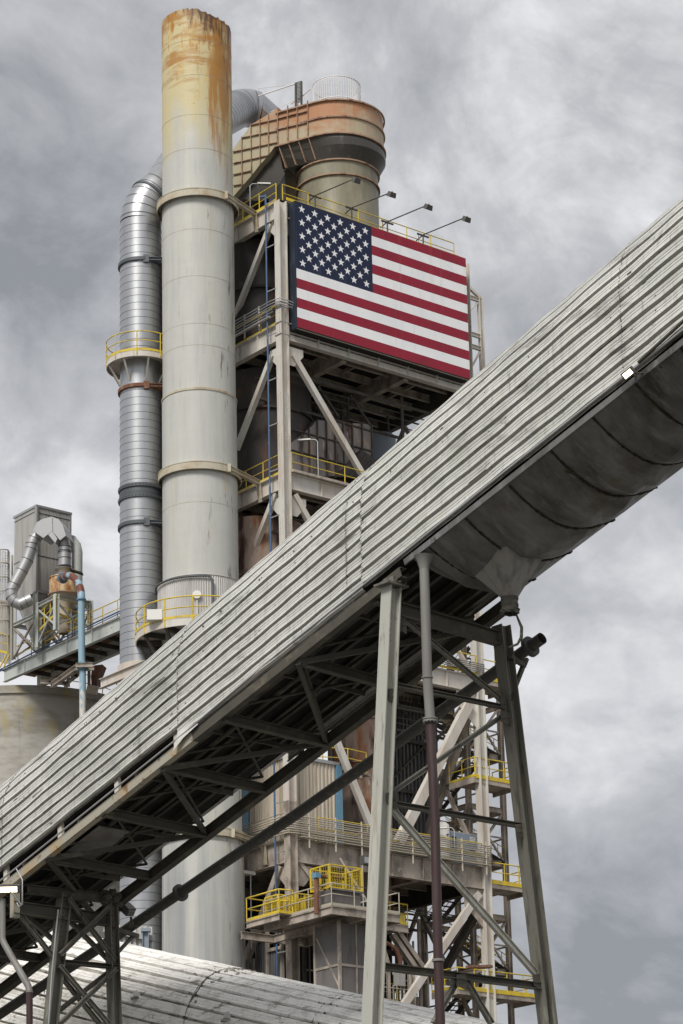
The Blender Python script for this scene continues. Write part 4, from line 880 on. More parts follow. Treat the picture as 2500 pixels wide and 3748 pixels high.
mb.tube([T(a-2.2,.8,zz-.6),T(a+.9,.8,zz-.6)],.035,5).tube([T(a+.35,.8,zz+.2),T(a+.35,.8,zz+.8),T(a+.9,.8,zz+.8)],.06,6);mb.build('conduit','dusty_rail',th)
# yellow rails deep in the lower right bay
mb=rail([T(tr(1450,3640,2)[0],2,18.6),T(tr(1560,3640,2)[0],2,18.6)],sp=1.2,toe=False);o=mb.build('guard_rail','yellow');tag(o,'low yellow guard rail in the lower right bay above the white roof','railing')
# light fittings at the dusty floor
for (x,y,lab,b) in ((1338,3150,'dark floodlight on twin struts in front of the dusty girder',-.7),(905,3195,'white twin tube lamp on two posts beside the big chimney',.3)):
    p=R3(x,y,b) if x>1000 else L3(x,y,-.6);th=thing('work_light',p,lab,'floodlight','work lights at the lower floor')
    dk=x>1000
    MB().box(p,E1*(.32 if dk else .5),E2*.18,ZZ*(.26 if dk else .1)).build('lamp_body','lamp_body' if dk else 'white_box',th)
    MB().bar(p-E1*.25,p-E1*.25-ZZ*4.6,.07,.07).bar(p+E1*.25,p+E1*.25-ZZ*4.6,.07,.07).build('twin_post','galv',th)
    if dk: MB().box(p-E2*.19,E1*.22,E2*.01,ZZ*.18).build('lens','lamp_glass',th)
# ================================================================== conveyor gallery
ga=thing('conveyor_gallery',G(0,2.25,-.3),'long inclined conveyor gallery clad in grey-white ribbed sheet, crossing the whole view','conveyor gallery')
WID=4.5;H1=2.75
def path(hb):
    P=[(0.,hb,-1.,0.,0.)];L=0
    pts=[];st=.41
    # fine samples of corrugation: (t along, offset)
    Lw=H1-hb;La=math.pi*WID/2;tot=2*Lw+La
    def at(t):
        if t<Lw: return (0,hb+t,-1,0)
        if t<Lw+La: th=(t-Lw)/(WID/2);return (WID/2-WID/2*math.cos(th),H1+WID/2*math.sin(th),-math.cos(th),math.sin(th))
        return (WID,H1-(t-Lw-La),1,0)
    t=0
    while t<tot-.02:
        for f,o_,kk in ((0,0,0),(.078,0,0),(.125,.10,1),(.232,.092,1),(.234,.066,1),(.248,.066,1),(.252,.093,1),(.312,.09,1),(.315,.07,1),(.328,.07,1),(.331,.092,1),(.406,.10,1)):
            if t+f<tot:
                n,h,nx,nh=at(t+f);pts.append((n+nx*o_,h+nh*o_))
        t+=st
    return pts
def skin(s0,s1,hb,o_=0.,mb=None,fade=None):
    mb=mb or MB();pr=path(hb);k=max(2,int((s1-s0)/.45));R_=[]
    for i in range(k+1):
        s=s0+(s1-s0)*i/k
        def wv(n,h): return .014*math.sin(1.9*s+2.3*h+1.1*n)+.010*math.sin(4.1*s-3.7*h+1)+.008*math.sin(.7*s+6*h)
        R_.append([G(s,(n-2.25)*(1+o_)+2.25+(wv(n,h) if n<2.25 else 0),h-.0205*s*min(1,(h-hb)/(H1-hb))+o_*.5+(wv(h,n)*.6 if h>2.9 else 0)) for n,h in pr])
    n=len(pr);base=len(mb.v)
    vs=[v for r in R_ for v in r];fs=[];ms=[]
    for i in range(k):
        for j in range(n-1): fs.append([i*n+j,i*n+j+1,(i+1)*n+j+1,(i+1)*n+j])
    b=len(mb.v);mb.v+=[tuple(v) for v in vs]
    for i in range(k):
        for j in range(n-1):
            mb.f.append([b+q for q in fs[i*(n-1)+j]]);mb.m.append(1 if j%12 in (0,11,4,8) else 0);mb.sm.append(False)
    return mb
for s0,s1,hb,o_ in ((-24,-17.5,.3,.002),(-17.5,-9.2,.3,0),(-9.2,1.1,.3,.002),(1.1,9.6,.1,.004),(9.6,18.9,.48,0),(18.9,30,.48,.002)):
    mb=skin(s0,s1+.06,hb,o_);mb.build('cladding_sheet',['siding','groove_dirt_shade'],ga)
# lap seams, screws
mb=MB()
for s in (-17.5,-9.2,1.1,1.75,9.6,18.9):
    pr=path(.5);j0=0
    for a,b in zip(pr[:-1],pr[1:]):
        if a[0]<4.0: 
            f=1.014;tz=lambda h:h-.0205*s*min(1,(h-.5)/(H1-.5))
            A=G(s,(a[0]-2.25)*f+2.25,tz(a[1]));B=G(s,(b[0]-2.25)*f+2.25,tz(b[1]))
            j1=random.uniform(-.03,.03);wd=random.choice([.008,.012,.03,.02]);mb.add([A+AX*j0,B+AX*j1,B+AX*(j1+wd),A+AX*(j0+wd)],[[0,1,2,3]]);j0=j1
for i in range(420):
    s=random.choice([-17.5,-9.2,1.1,9.6,18.9,-4.5,5.3,14])+random.choice([-.35,.35,.4,-1.2,2.2])+random.uniform(-.06,.06);t=.41*random.randint(0,6)+.2
    mb.ball(G(s,-.075,.5+t),.022,0,6)
mb.build('lap_seam','siding_dirt_shade',ga)
# broken strips along the rib ledges: mossy dirt plus ledge shade put into colour
mb=MB()
for k in range(1,9):
    s=-20.
    while s<26:
        l=random.uniform(.2,1.3)
        if random.random()<.33:
            hh=.48+.41*k-.41+.40
            if hh<H1: 
                p=G(s,-.085,hh-.012+(.0));mb.bar(p,p+AX*l,.03,random.uniform(.012,.03))
        s+=l+random.uniform(.1,1.2)
tag(mb.build('dirt_shade_ledge','siding_dirt_shade',ga),None,None,kind='stuff')
# crest dirt
# lining and floor plate, near-black to paint in the shade inside the gallery
mb=MB();mb.box(G(13.5,2.25,.62),AX*16.5,GN*2.15,ZZ*.04);mb.build('floor_plate','shaded_steel',ga)
mb=MB();mb.box(G(18.5,.35,.9),AX*9.5,GN*.02,ZZ*.4);mb.build('inner_skirt','shaded_steel',ga)
# chords
def gb(name,p,q,w,h,m,t=.03,up=(0,0,1)): return MB().ibeam(p,q,w,h,t,up=up).build(name,m,ga)
def chn(p,q,w,h,m,name='chord'):   # channel: web outside, flanges inwards
    mb=MB();p=np.array(p);q=np.array(q);mb.bar(p,q,.03,h);mb.bar(p+ZZ*(h/2-.015)+GN*w/2*.98,q+ZZ*(h/2-.015)+GN*w/2*.98,w,.028);mb.bar(p-ZZ*(h/2-.015)+GN*w/2*.98,q-ZZ*(h/2-.015)+GN*w/2*.98,w,.028);return mb.build(name,m,ga)
chn(G(-.4,-.02,-.08),G(9.,-.02,-.10),.25,.30,'truss_steel')
chn(G(9.,-.02,-.10),G(19.6,-.02,-.14),.25,.30,'chord_rust');chn(G(19.6,-.02,-.14),G(31,-.02,-.14),.25,.3,'truss_steel')
gb('chord',G(-.4,4.5,-.16),G(31,4.5,-.42),.28,.36,'truss_steel')
MB().tube([G(-16,-.14,.33),G(-4.,-.14,.33),G(5.,-.12,.30)],.035,8).tube([G(5.,-.12,.30),G(9.3,-.12,.14),G(19,-.1,.10)],.03,8).build('conduit','galv',ga)
MB().bar(G(-24,-.05,.07),G(-.6,-.05,.07),.05,.18).build('eave_flashing','pan',ga)
# posts in the gap
for s in (9.9,12.9,15.9,18.9,21.9): MB().bar(G(s,.12,-.1),G(s+.05,.12,.9),.12,.2,up=AX).build('post','white_steel',ga)
MB().add([G(9.0,-.10,.35),G(9.62,-.10,.35),G(9.75,-.2,-.22),G(9.3,-.16,-.02),G(8.6,-.12,.08)],[[0,1,2,3,4]]).build('bent_sheet_corner','siding',ga)
# cross beams and bottom laterals
xs=[.8,4.2,7.6,10.6,13.6,16.6,19.6,22.8,26]
for i,s in enumerate(xs):
    gb('cross_beam',G(s,.1,-.2),G(s,4.4,-.3),.26,.3,'truss_steel')
    if i<len(xs)-1:
        s2=xs[i+1]
        for (p,q) in (((s,.1),(s2,4.4)) if i%2 else ((s,4.4),(s2,.1)),):
            MB().bar(G(p[0],p[1],-.3),G(q[0],q[1],-.3),.14,.16).build('lateral_brace','truss_steel',ga)
        mb=MB();mid=G((s+s2)/2,2.25,.15)
        for p in (G(s,.2,.1),G(s,4.3,.1),G(s2,.2,.1),G(s2,4.3,.1)): mb.tube([p,mid],.05,6)
        mb.ball(mid,.14,0,8,.25);mb.build('sway_brace','truss_steel',ga)
        MB().tube([G(s,2.25,.1),G(s2,2.25,.1)],.05,6).bar(G(s+1.5,.2,.3),G(s+1.5,4.3,.3),.1,.16).build('secondary_beam','truss_steel',ga)
for n in (1.0,1.9,2.8,3.7): MB().ibeam(G(-.2,n,.42),G(30,n,.42),.14,.22,.02).build('stringer','truss_steel',ga)
MB().tube([G(0,.7,.22),G(18,.7,.22)],.07,8).tube([G(0,1.4,.25),G(18,1.4,.25)],.09,8).build('service_pipe','truss_steel',ga)
MB().box(G(16.2,1.6,.1),AX*1.3,GN*.7,ZZ*.02).build('drip_tray','pipe_grey',ga)
# belly pans
seams=[-24,-22.3,-20.7,-19,-17.4,-15.8,-14.2,-12.6,-11.1,-9.5,-7.95,-6.38,-4.74,-3.05,-1.56,-.9]
def bel(n,s):
    u=abs((n-2.25)/2.25);return -.72*max(0,(1-u**1.75))
for i in range(len(seams)-1):
    s0,s1=seams[i],seams[i+1];mb=MB();R_=[]
    for k in range(5):
        t=k/4;s=s0+(s1-s0)*t;bu=math.sin(math.pi*t)**.7*.22;row=[]
        fade=1. if s<-2 else max(0,(-.5-s)/1.5)**.6
        for j in range(10):
            n=4.5*j/9;row.append(G(s+.0*math.sin(math.pi*n/4.5),n,bel(n,s)*fade-bu*math.sin(math.pi*n/4.5)*fade+(random.uniform(-.055,.055) if 0<j<9 and 0<k<4 else 0)))
        R_.append(row)
    mb.loft(R_,0,i%2==7,False,False);mb.build('belly_pan','pan',ga)
    if i and i<len(seams)-1:
        mb=MB();P=[];
        for j in range(49):
            n=4.5*j/48;P.append(G(s0,n,bel(n,s0)*(1 if s0<-2 else .75)-.01)+np.array([0,0,random.uniform(-.012,.012)]))
        mb.tube(P,.035,6,rs=[random.uniform(.022,.05) for _ in P]);mb.build('belly_seam','pan_seam',ga)
MB().add([G(-.9,0,.05),G(-.9,4.5,.05),G(-.55,4.5,.4),G(-.55,0,.4)],[[0,1,2,3]]).add([G(-1.0,n,bel(n,0)*.35) for n in (0,1,2.25,3.5,4.5)]+[G(-.7,4.5,.45),G(-.7,0,.45)],[[0,1,2,3,4,5,6]]).build('end_plate','pan',ga)
# hopper and boot
hc=[G(-3.3,1.35,-.62),G(-3.3,3.05,-.62),G(-1.75,3.05,-.55),G(-1.75,1.35,-.55)]
cs=G(-2.55,2.25,-1.62)
ring=[cs+np.array([.25*math.cos(a),.25*math.sin(a),0]) for a in [2*math.pi*j/16 for j in range(16)]]
def sq(j):
    # map ring index to the closest point on the square outline
    d=ring[j]-cs;u=d@AX/(AX@AX);v=d@GN;m_=max(abs(u)/ .78,abs(v)/.85)
    return G(-2.52+u/m_,2.2+v/m_,-.56)
mb=MB();mb.loft([[sq(j)+ZZ*.25 for j in range(16)],[sq(j) for j in range(16)],ring],0,False);hp=mb.build('hopper','hopper_grey',ga)
mb=MB();k=10;rg=[]
for i in range(k):
    z=-i*.055;rr=.25*(1+.05*math.sin(i*1.9))*(1.12 if i>6 else 1);rg.append([cs+np.array([(rr+random.uniform(-.012,.012)*(1+2*(i>6)))*math.cos(a),(rr+random.uniform(-.012,.012)*(1+2*(i>6)))*math.sin(a),z+(random.uniform(-.02,.02) if i==k-1 else 0)]) for a in [2*math.pi*j/20 for j in range(20)]])
rg.append([cs+(p-cs)*np.array([.8,.8,1]) for p in rg[-1]]);rg.append([p+ZZ*.2 for p in rg[-1]]);mb.loft(rg,0,False);sub(mb,'rubber_boot','lump_dark',hp,ga)
p=cs+np.array([.18,.05,-.5]);mb=MB().tube([p,p+np.array([.05,0,-.15]),p+np.array([.14,0,-.4]),p+np.array([.12,0,-.7]),p+np.array([0,0,-.9]),p+np.array([-.25,0,-1.0])],.04,6,rs=[.03,.035,.05,.055,.04,.03]);sub(mb,'hanging_strap','lump_dark',hp,ga)
# weeds on a seam
mb=MB()
for i in range(60):
    c=G(-6.38+random.uniform(-.08,.08),.75+random.uniform(-.12,.12),-.42);d=np.array([random.uniform(-1,1),random.uniform(-1,1),random.uniform(-1.2,.4)])*.09;mb.add([c,c+d,c+d*.5+np.array([.02,0,.02])],[[0,1,2]])
D('weed',(.05,.07,.02),.8);o=mb.build('weed','weed');tag(o,'tiny tuft of green weed growing from a seam of the dark belly plates','weed')
# ------------------------------------------------------------------ right trestle bent
def bent_thing(name,s,label): return thing(name,G(s,2.25,0)*np.array([1,1,0]),label,'trestle','trestle legs carrying the gallery')
rt=bent_thing('trestle_bent',0,'large pale green steel trestle with spread legs right of centre')
def B(x,y,s=0): return onS(x,y,s)
def ext(p,q,z): p=np.array(p);q=np.array(q);return p+(q-p)*((z-p[2])/(q[2]-p[2]))
def leg(p,q,m,w,h,root,rust=False):
    q=ext(p,q,0.);mb=MB();mb.ibeam(p,q,w,h,.035,up=GN)
    d=(q-p)/np.linalg.norm(q-p)
    for k in range(8): mb.ball(p+d*(.45+.17*k)-GH*(w*.0)+GN*.02-GH*.035,.03,0,6)
    return mb.build('leg',m,root)
leg(B(1433,2150),B(1362,3742),'leg_green',.42,.42,rt);leg(B(1834,2290),B(2006,3748),'leg_dark',.42,.42,rt)
def mem(root,name,a,b,w,h,m,s=0,up=(0,0,1)):
    return MB().ibeam(B(*a,s),B(*b,s),w,h,.025,up=up).build(name,m,root)
mem(rt,'cap_beam',(1462,2234),(1825,2338),.3,.42,'truss_steel')
mem(rt,'cross_strut',(1449,2508),(1862,2592),.18,.12,'truss_steel');mem(rt,'cross_strut',(1430,2940),(1915,3024),.2,.14,'truss_steel');mem(rt,'cross_strut',(1402,3538),(1990,3612),.24,.2,'truss_steel')
for a,b,h in (((1462,2252),(1857,2580),.13),((1851,2612),(1428,2905),.13),((1430,2955),(1980,3585),.2),((1683,3572),(1586,3748),.15),((1698,3575),(1800,3748),.17)):
    mem(rt,'diagonal_brace',a,b,.13,h,'leg_dark' if h<.2 else 'leg_green',s=.06,up=(0,0,1))
mb=MB()
for c in ((1850,2575),(1850,2625),(1905,3040),(1970,3590),(1440,2545),(1690,3590),(1470,2285),(1436,2925)):
    mb=MB();p=B(*c,-.09);mb.prism([p+GN*.2+ZZ*.25,p+GN*.2-ZZ*.25,p-GN*.2-ZZ*.16,p-GN*.2+ZZ*.16],GH*.02)
    for k in range(4): mb.ball(p-GH*.01+GN*(.12-.08*k)-ZZ*.02*k,.022,0,6)
    mb.build('gusset_plate','truss_steel',rt)
mb=MB();p=B(1432,2148);mb.box(p+ZZ*.02,GN*.42,GH*.3,ZZ*.03);mb.box(p+ZZ*.14+GN*.03,GN*.14,GH*.2,ZZ*.13);mb.prism([p+GN*-.35,p+GN*.0,p+GN*.05+ZZ*.3],GH*.04)
mb.build('bearing_cap','leg_dark',rt)
mb=MB()
for i in range(26): mb.ball(p+GN*random.uniform(-.3,.4)+GH*random.uniform(-.3,.1)+ZZ*(.07+random.uniform(0,.05)),random.uniform(.03,.075),0,7,.3)
tag(mb.build('cement_lump','lump_dark',rt),None,None,kind='stuff')
# rust coloured plate lying on the low strut
p=B(1750,3545,-.2);mb=MB();mb.prism([p+np.array([x*.36,y*.36,.02]) for x,y in ((-1,0),(-.7,.5),(-.2,.4),(.1,.7),(.9,.5),(1.2,.1),(.9,-.3),(.2,-.2),(-.5,-.3))],ZZ*.07);o=mb.build('scrap_plate','rust_pipe');tag(o,'rusty ragged plate resting on the lowest trestle strut','plate')
# ------------------------------------------------------------------ left trestle bent
SLB=18.2
lt=bent_thing('trestle_bent',SLB,'dark x-braced steel trestle at the lower left corner')
leg(B(236,3275,SLB),B(186,3748,SLB),'leg_dark',.36,.4,lt);leg(B(406,3307,SLB),B(421,3748,SLB),'leg_dark',.36,.36,lt)
mem(lt,'cap_beam',(45,3322),(400,3368),.3,.42,'truss_steel',SLB)
mem(lt,'cap_beam',(100,3255),(405,3290),.25,.3,'truss_steel',SLB)
mem(lt,'cross_strut',(220,3520),(430,3540),.3,.14,'truss_steel',SLB)
for a,b,s in (((66,3338),(203,3515),0),((95,3350),(205,3450),.7),((249,3288),(421,3515),-.22),((399,3318),(220,3495),-.26),((249,3365),(408,3525),.3),((218,3535),(398,3748),-.22),((426,3545),(220,3748),-.26),((228,3580),(365,3748),.35),((395,3560),(215,3700),.3)):
    mem(lt,'diagonal_brace',a,b,.13,.15,'leg_dark',SLB+s)
mb=MB().box(B(55,3300,SLB),GN*.13,GH*.1,ZZ*.55);mb.build('end_plate','chord_rust',lt)
mb=MB();p=B(412,3300,SLB)
for i in range(30): mb.ball(p+GN*random.uniform(-.45,.25)+GH*random.uniform(-.2,.1)+ZZ*random.uniform(-.12,.3),random.uniform(.06,.17),0,7,.3)
tag(mb.build('cement_lump','lump_dark',lt),None,None,kind='stuff')
MB().tube([B(213,3330,SLB-.3),B(190,3560,SLB-.3),B(178,3748,SLB-.3)],.03,6).build('cable_conduit','galv',lt)
# ------------------------------------------------------------------ diagonal pipe behind the legs
def zp(x,y): return onN(x,y,5.45)
PP=[zp(x,y) for x,y in ((1985,2335),(1830,2448),(1371,2778),(1086,2980),(800,3172),(660,3268),(330,3492),(0,3712),(-200,3845))]
dp=thing('inclined_pipe',PP[0],'long dark inclined pipe with an open flanged end, passing behind the trestles','pipe')
rp_=.185
mb=MB().tube(PP,rp_,20,0,False);mb.tube([PP[0],PP[1]],rp_*.9,20,0,False);mb.build('pipe_run','pipe_dark',dp)
d=PP[0]-PP[1];d/=np.linalg.norm(d);c=PP[0]-d*.55;MB().tube([c-d*.05,c+d*.09],.33,20).build('flange','pipe_dark',dp)
c=zp(660,3268);MB().tube([c-d*.05,c+d*.06],.31,20).build('flange','pipe_dark',dp)
mb=MB();c=zp(1890,2400)-ZZ*.25;l=G(-.2,4.75,0);l=np.array([l[0],l[1],c[2]])
mb.bar(l,c+GN*.35,.12,.14).bar(c+GN*.3,c+GN*.42+ZZ*.22,.2,.1);q_=ext(B(1834,2290),B(2006,3748),c[2]-1.3);mb.bar(c+GN*.3,q_,.12,.12)
mb.build('bracket','truss_steel',dp)
c=zp(480,3395)-ZZ*.27;mb=MB();l=ext(B(406,3307,SLB),B(421,3748,SLB),c[2]);mb.bar(l,c+GN*.3,.12,.14).bar(c+GN*.1,l-ZZ*1.1,.1,.1);mb.build('bracket','truss_steel',dp)
# ------------------------------------------------------------------ vertical drain pipes
vp=thing('drain_pipe',B(1585,2630,-1.2)*np.array([1,1,0]),'grey and maroon vertical drain pipe with bolted flange, right of the pale trestle leg','pipe','drain pipes beside the trestles')
v=[B(x,y,-1.2) for x,y in ((1552,2050),(1564,2480),(1575,2640))]
v2=[B(x,y,-1.2) for x,y in ((1575,2640),(1592,3000),(1604,3515),(1612,3742))];v2.append(ext(v2[1],v2[3],0))
MB().tube(v,.14,20).build('upper_pipe','pipe_grey',vp);MB().tube(v2,.135,20).build('lower_pipe','pipe_maroon',vp)
mb=MB();
for c,w,r in ((v[2],.05,.215),(v[2]+ZZ*.07,.04,.215),(v[1]-ZZ*.0,.05,.165),(v2[2],.07,.17)): MB().tube([c-ZZ*w/2,c+ZZ*w/2],r,20).build('collar','pipe_grey',vp)
for j in range(12): a=2*math.pi*j/12;mb.ball(v[2]+np.array([.19*math.cos(a),.19*math.sin(a),-.04]),.025,0,6)
mb.lathe(v[0],[(.135,v[0][2]-.35),(.145,v[0][2]-.25),(.22,v[0][2]+.0),(.3,v[0][2]+.12)],20);mb.build('mounting_flange','pipe_grey',vp)
SD=16.6
def dn(x,y): return onN(x,y,-.75)
dpp=[dn(8,3290),dn(8,3435),dn(16,3455),dn(103,3608),dn(108,3630)]
vp=thing('drain_pipe',dpp[0]*np.array([1,1,0]),'bent drain pipe, pale above and maroon below, at the lower left edge','pipe','drain pipes beside the trestles')
MB().tube(dpp,.11,16).build('upper_pipe','pipe_grey',vp);MB().tube([dpp[-1],dn(108,3748),dn(108,3748)-ZZ*12],.108,16).build('lower_pipe','pipe_maroon',vp)
MB().tube([dpp[-1]-ZZ*.03,dpp[-1]+ZZ*.03],.12,16).build('collar','pipe_grey',vp)
# ------------------------------------------------------------------ floodlights on the gallery
def led(p,f,r,w,h,lab,lit,dep=.12):
    p=np.array(p,float);f=np.array(f,float);f/=np.linalg.norm(f);r=np.array(r,float);r-=f*(r@f);r/=np.linalg.norm(r);u=np.cross(r,f)
    th=thing('led_floodlight',p,lab,'floodlight','floodlights on the gallery')
    mb=MB().box(p-f*dep/2,r*w/2,u*h/2,f*dep/2)
    for k in range(9): mb.box(p-f*(dep+.03),u*h*.45,r*.006,f*.03) if False else mb.box(p-f*(dep+.03)+r*(w*.45*(k/4-1)),r*.006,u*h*.45,f*.03)
    mb.build('lamp_body','lamp_body',th);MB().box(p+f*.004,r*w*.38,u*h*.33,f*.006).build('lens','lamp_lit' if lit else 'lamp_glass',th)
    gd=MB()
    for k in range(7): gd.box(p+f*.02+r*w*.4*(k/3-1),r*.003,u*h*.36,f*.004)
    gd.box(p+f*.02,r*w*.4,u*.004,f*.004);gd.build('lens_guard','lamp_body',th)
    return th,p,f,r,u
p=onN(2298,1368,-.42);th,*_=led(p,(-.35,-.75,-.55),(.72,-.50,.42),.36,.22,'small lit floodlight at the lower edge of the gallery, upper right',True)
MB().tube([p,p+GN*.42+AX*-.3-ZZ*.05],.025,6).tube([p+GN*.3,G(-9.6,-.1,.3)],.03,6).build('bracket','truss_steel',th)
MB().tube([G(-9.8,-.2,.36),G(-16,-.2,.95),G(-22,-.2,1.6)],.05,8).build('conduit_riser','truss_steel',ga)
p=onN(22,3256,-.85);th,*_=led(p,(.1,-.9,-.45),(1,.1,.02),.95,.27,'lit floodlight cut by the left edge of the picture',True,.2)
MB().tube([p+ZZ*.12,p+np.array([.5,.2,-.5])],.03,6).tube([dn(60,3180),dn(82,3220)+ZZ*.0,dn(82,3310),dn(70,3320),dn(62,3305)],.02,6).build('bracket','galv',th)
p=onS(480,3340,SLB-.1);th,*_=led(p,(.55,-.45,-.6),(.8,.6,0),.34,.3,'unlit grey floodlight hanging at the head of the left trestle',False,.42)
MB().tube([p-ZZ*.15,p-ZZ*.45+np.array([.0,0,0])],.05,6).tube([p-ZZ*.4,p+np.array([.25,0,-.5])],.03,6).box(p-ZZ*.42,(.08,0,0),(0,.08,0),(0,0,.1)).tube([p+ZZ*.1,p+np.array([-.5,.1,.1])],.04,6).build('bracket','truss_steel',th)
# ================================================================== lower white roofed tunnel
TH_=math.radians(43.5);TX=np.array([-math.sin(TH_),math.cos(TH_),.285]);TN=np.array([math.cos(TH_),math.sin(TH_),0])
TP=atY(1000,3568,92.)
RT=2.6
# the measured line is the crest silhouette: back off to the axis
vd=ray(1000,3568);vd/=np.linalg.norm(vd)
nn=np.cross(TX/np.linalg.norm(TX),vd);nn/=np.linalg.norm(nn);nn=nn if nn[2]>0 else -nn
TA=TP-nn*RT*1.01
tn=thing('arched_roof_tunnel',TA-ZZ*2,'low arched conveyor tunnel roofed in caked white ribbed sheet, along the bottom','tunnel')
def tprof():
    pts=[];st=.46;t=0;tot=math.pi*RT+5.2
    def at(t):
        if t<2.6: return (-RT,-2.6+t,-1,0)
        if t<2.6+math.pi*RT: th=(t-2.6)/RT;return (-RT*math.cos(th),RT*math.sin(th),-math.cos(th),math.sin(th))
        return (RT,-(t-2.6-math.pi*RT),1,0)
    while t<tot-.05:
        for f,o_ in ((0,0),(.07,.0),(.10,.10),(.20,.095),(.208,.075),(.216,.095),(.31,.095),(.318,.075),(.326,.095),(.43,.10)):
            n,h,nx,nh=at(min(t+f,tot));pts.append((n+nx*o_,h+nh*o_))
        t+=st
    return pts
TPR=tprof()
UT=np.cross(TN,TX);UT/=np.linalg.norm(UT);UT=UT if UT[2]>0 else -UT
def TT(s,n,h): return TA+TX*s+TN*n+ZZ*h
for s0,s1 in ((-22,-13),(-13,-5.5),(-5.5,.9),(.9,9),(9,24)):
    k=int((s1-s0)/.5);mb=MB();R_=[]
    for i in range(k+1):
        s=s0+(s1-s0)*i/k;e=min(s-s0,s1-s);b=.0+.012*(1 if s0 in(-13,.9) else 0)
        R_.append([TT(s,n*(1+b)+random.uniform(-.004,.004),h*(1+b)+random.uniform(-.012,.012)) for n,h in TPR])
    mb.loft(R_,0,False,False,False);n_=len(R_[0])-1
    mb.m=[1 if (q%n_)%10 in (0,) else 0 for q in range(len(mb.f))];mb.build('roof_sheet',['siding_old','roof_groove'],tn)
mb=MB()
for s in (-5.5,.9,-13,9):
    pts=[TT(s+.08*math.sin(7*th),-RT*1.03*math.cos(th),RT*1.03*math.sin(th)) for th in [math.pi*j/60 for j in range(61)]];mb.tube(pts,.03,6,rs=[random.uniform(.015,.06) for _ in pts])
    pts=[p+TX*.32 for p in pts];mb.tube(pts,.02,6,rs=[random.uniform(.008,.03) for _ in pts])
mb.build('lap_seam','lump_dark',tn)
mb=MB()
for cs_ in (.8,-5.5):
    for i in range(130):
        th=math.radians(random.gauss(82,20));s=cs_+random.gauss(0,.4);rr=RT+.04
        mb.ball(TT(s,-rr*math.cos(th),rr*math.sin(th)),random.uniform(.03,.11)*(1.0 if cs_>0 else .5),0,7,.35)
tag(mb.build('caked_lump','lump',tn),None,None,kind='stuff')
mb=MB()
for i in range(260):
    th=math.radians(random.uniform(25,110));th0=th;s=random.uniform(-20,16);L_=random.uniform(.3,1.8);k=6;pts=[]
    for j in range(k+1):
        pts.append(TT(s+L_*j/k,-(RT+.052)*math.cos(th),(RT+.052)*math.sin(th)));th+=random.uniform(-.006,.006)
    mb.tube(pts,.008,4,rs=[random.uniform(.003,.012) for _ in pts])
tag(mb.build('flaking_crack','lump_dark',tn),None,None,kind='stuff')
for i,(x,y) in enumerate(((502,3640),(832,3720))):
    def hit(x,y):
        v=ray(x,y);best=None
        for k in range(4000):
            t=60+k*.02;P=CAM+v/np.linalg.norm(v)*t;q=P-TA;s=(q@GH);q2=q-TX*s;n=q2@TN;h=q2[2]
            if n*n+h*h<(RT+.06)**2 or (h<0 and abs(n)<RT+.06): return P
        return CAM+v/np.linalg.norm(v)*92
    P=hit(x,y);th=thing('roof_vent',P,('small grey vent cowl on the white roof left of the seam','small grey vent cowl on the white roof right of the seam')[i],'vent','vent cowls on the tunnel roof')
    MB().prism([P+np.array([-.13,0,.13]),P+np.array([.13,0,.2]),P+np.array([.13,-.22,-.1]),P+np.array([-.13,-.22,-.1])],np.array([0,.3,0])).build('cowl','machine_grey',th)
    MB().box(P+np.array([-.02,-.1,-.16]),(.2,0,0),(0,.16,0),(0,0,.03)).build('sill','lump',th)
# blue-white ribbed shed behind the tunnel
p0=atY(400,3395,120.);th=thing('ribbed_shed_wall',p0-ZZ*3,'pale blue ribbed sheet wall glimpsed above the white roof','shed')
MB().sheet(atY(385,3480,120.),atY(560,3490,120.)-atY(385,3480,120.),ZZ*1.25,9,.1,(0,-1,0)).build('sheeting','corrugated',th)
MB().bar(atY(380,3402,119.8),atY(562,3436,119.8),.2,.25).build('eave_trim','concrete',th);MB().ibeam(atY(533,3500,119.5),atY(533,3410,119.5),.3,.3,.03).box(atY(533,3405,119.5),(.22,0,0),(0,.2,0),(0,0,.08)).build('post','bluegrey',th)
# ================================================================== left cluster: silo, filter house, cyclone, walkway bridge
L0=atY(437,2262,158.);L0z=float(L0[2]);L0=L0*np.array([1,1,0])
def Q(a,b,z): return L0+E1*a+E2*b+ZZ*z
def ql(x,y,a=0): q=plane(x,y,L0+E1*a,E1)-L0;return float(q@E2),float(q[2])
def qr(x,y,b=0): q=plane(x,y,L0+E2*b,E2)-L0;return float(q@E1),float(q[2])
def q8(x,y): return (x/2.24,1800+y/2.24)
# silo
cx=atY(98,2510,176.);SCn=np.array([cx[0],176.,0]);Rs=405/F*182;zs=float(atY(98,2508,176.-Rs)[2]);
si=thing('concrete_silo',SCn,'wide round grey concrete silo at the left edge with a flat rim','silo')
MB().lathe(SCn,[(Rs,0),(Rs,zs-.55)],96).build('wall','concrete',si)
MB().lathe(SCn,[(Rs,zs-.56),(Rs+.14,zs-.54),(Rs+.14,zs),(Rs-.2,zs)],96,0,False).lathe(SCn,[(Rs-.2,zs),(0.01,zs+.3)],64).build('roof_slab','concrete',si)
zs0=zs
# railing on silo top right
pts=[np.array([SCn[0]+(Rs-.3)*math.cos(a),SCn[1]+(Rs-.3)*math.sin(a),zs]) for a in [math.radians(q) for q in range(-75,60,12)]]
rail(pts,sp=2.,toe=False).build('railing','yellow',si)
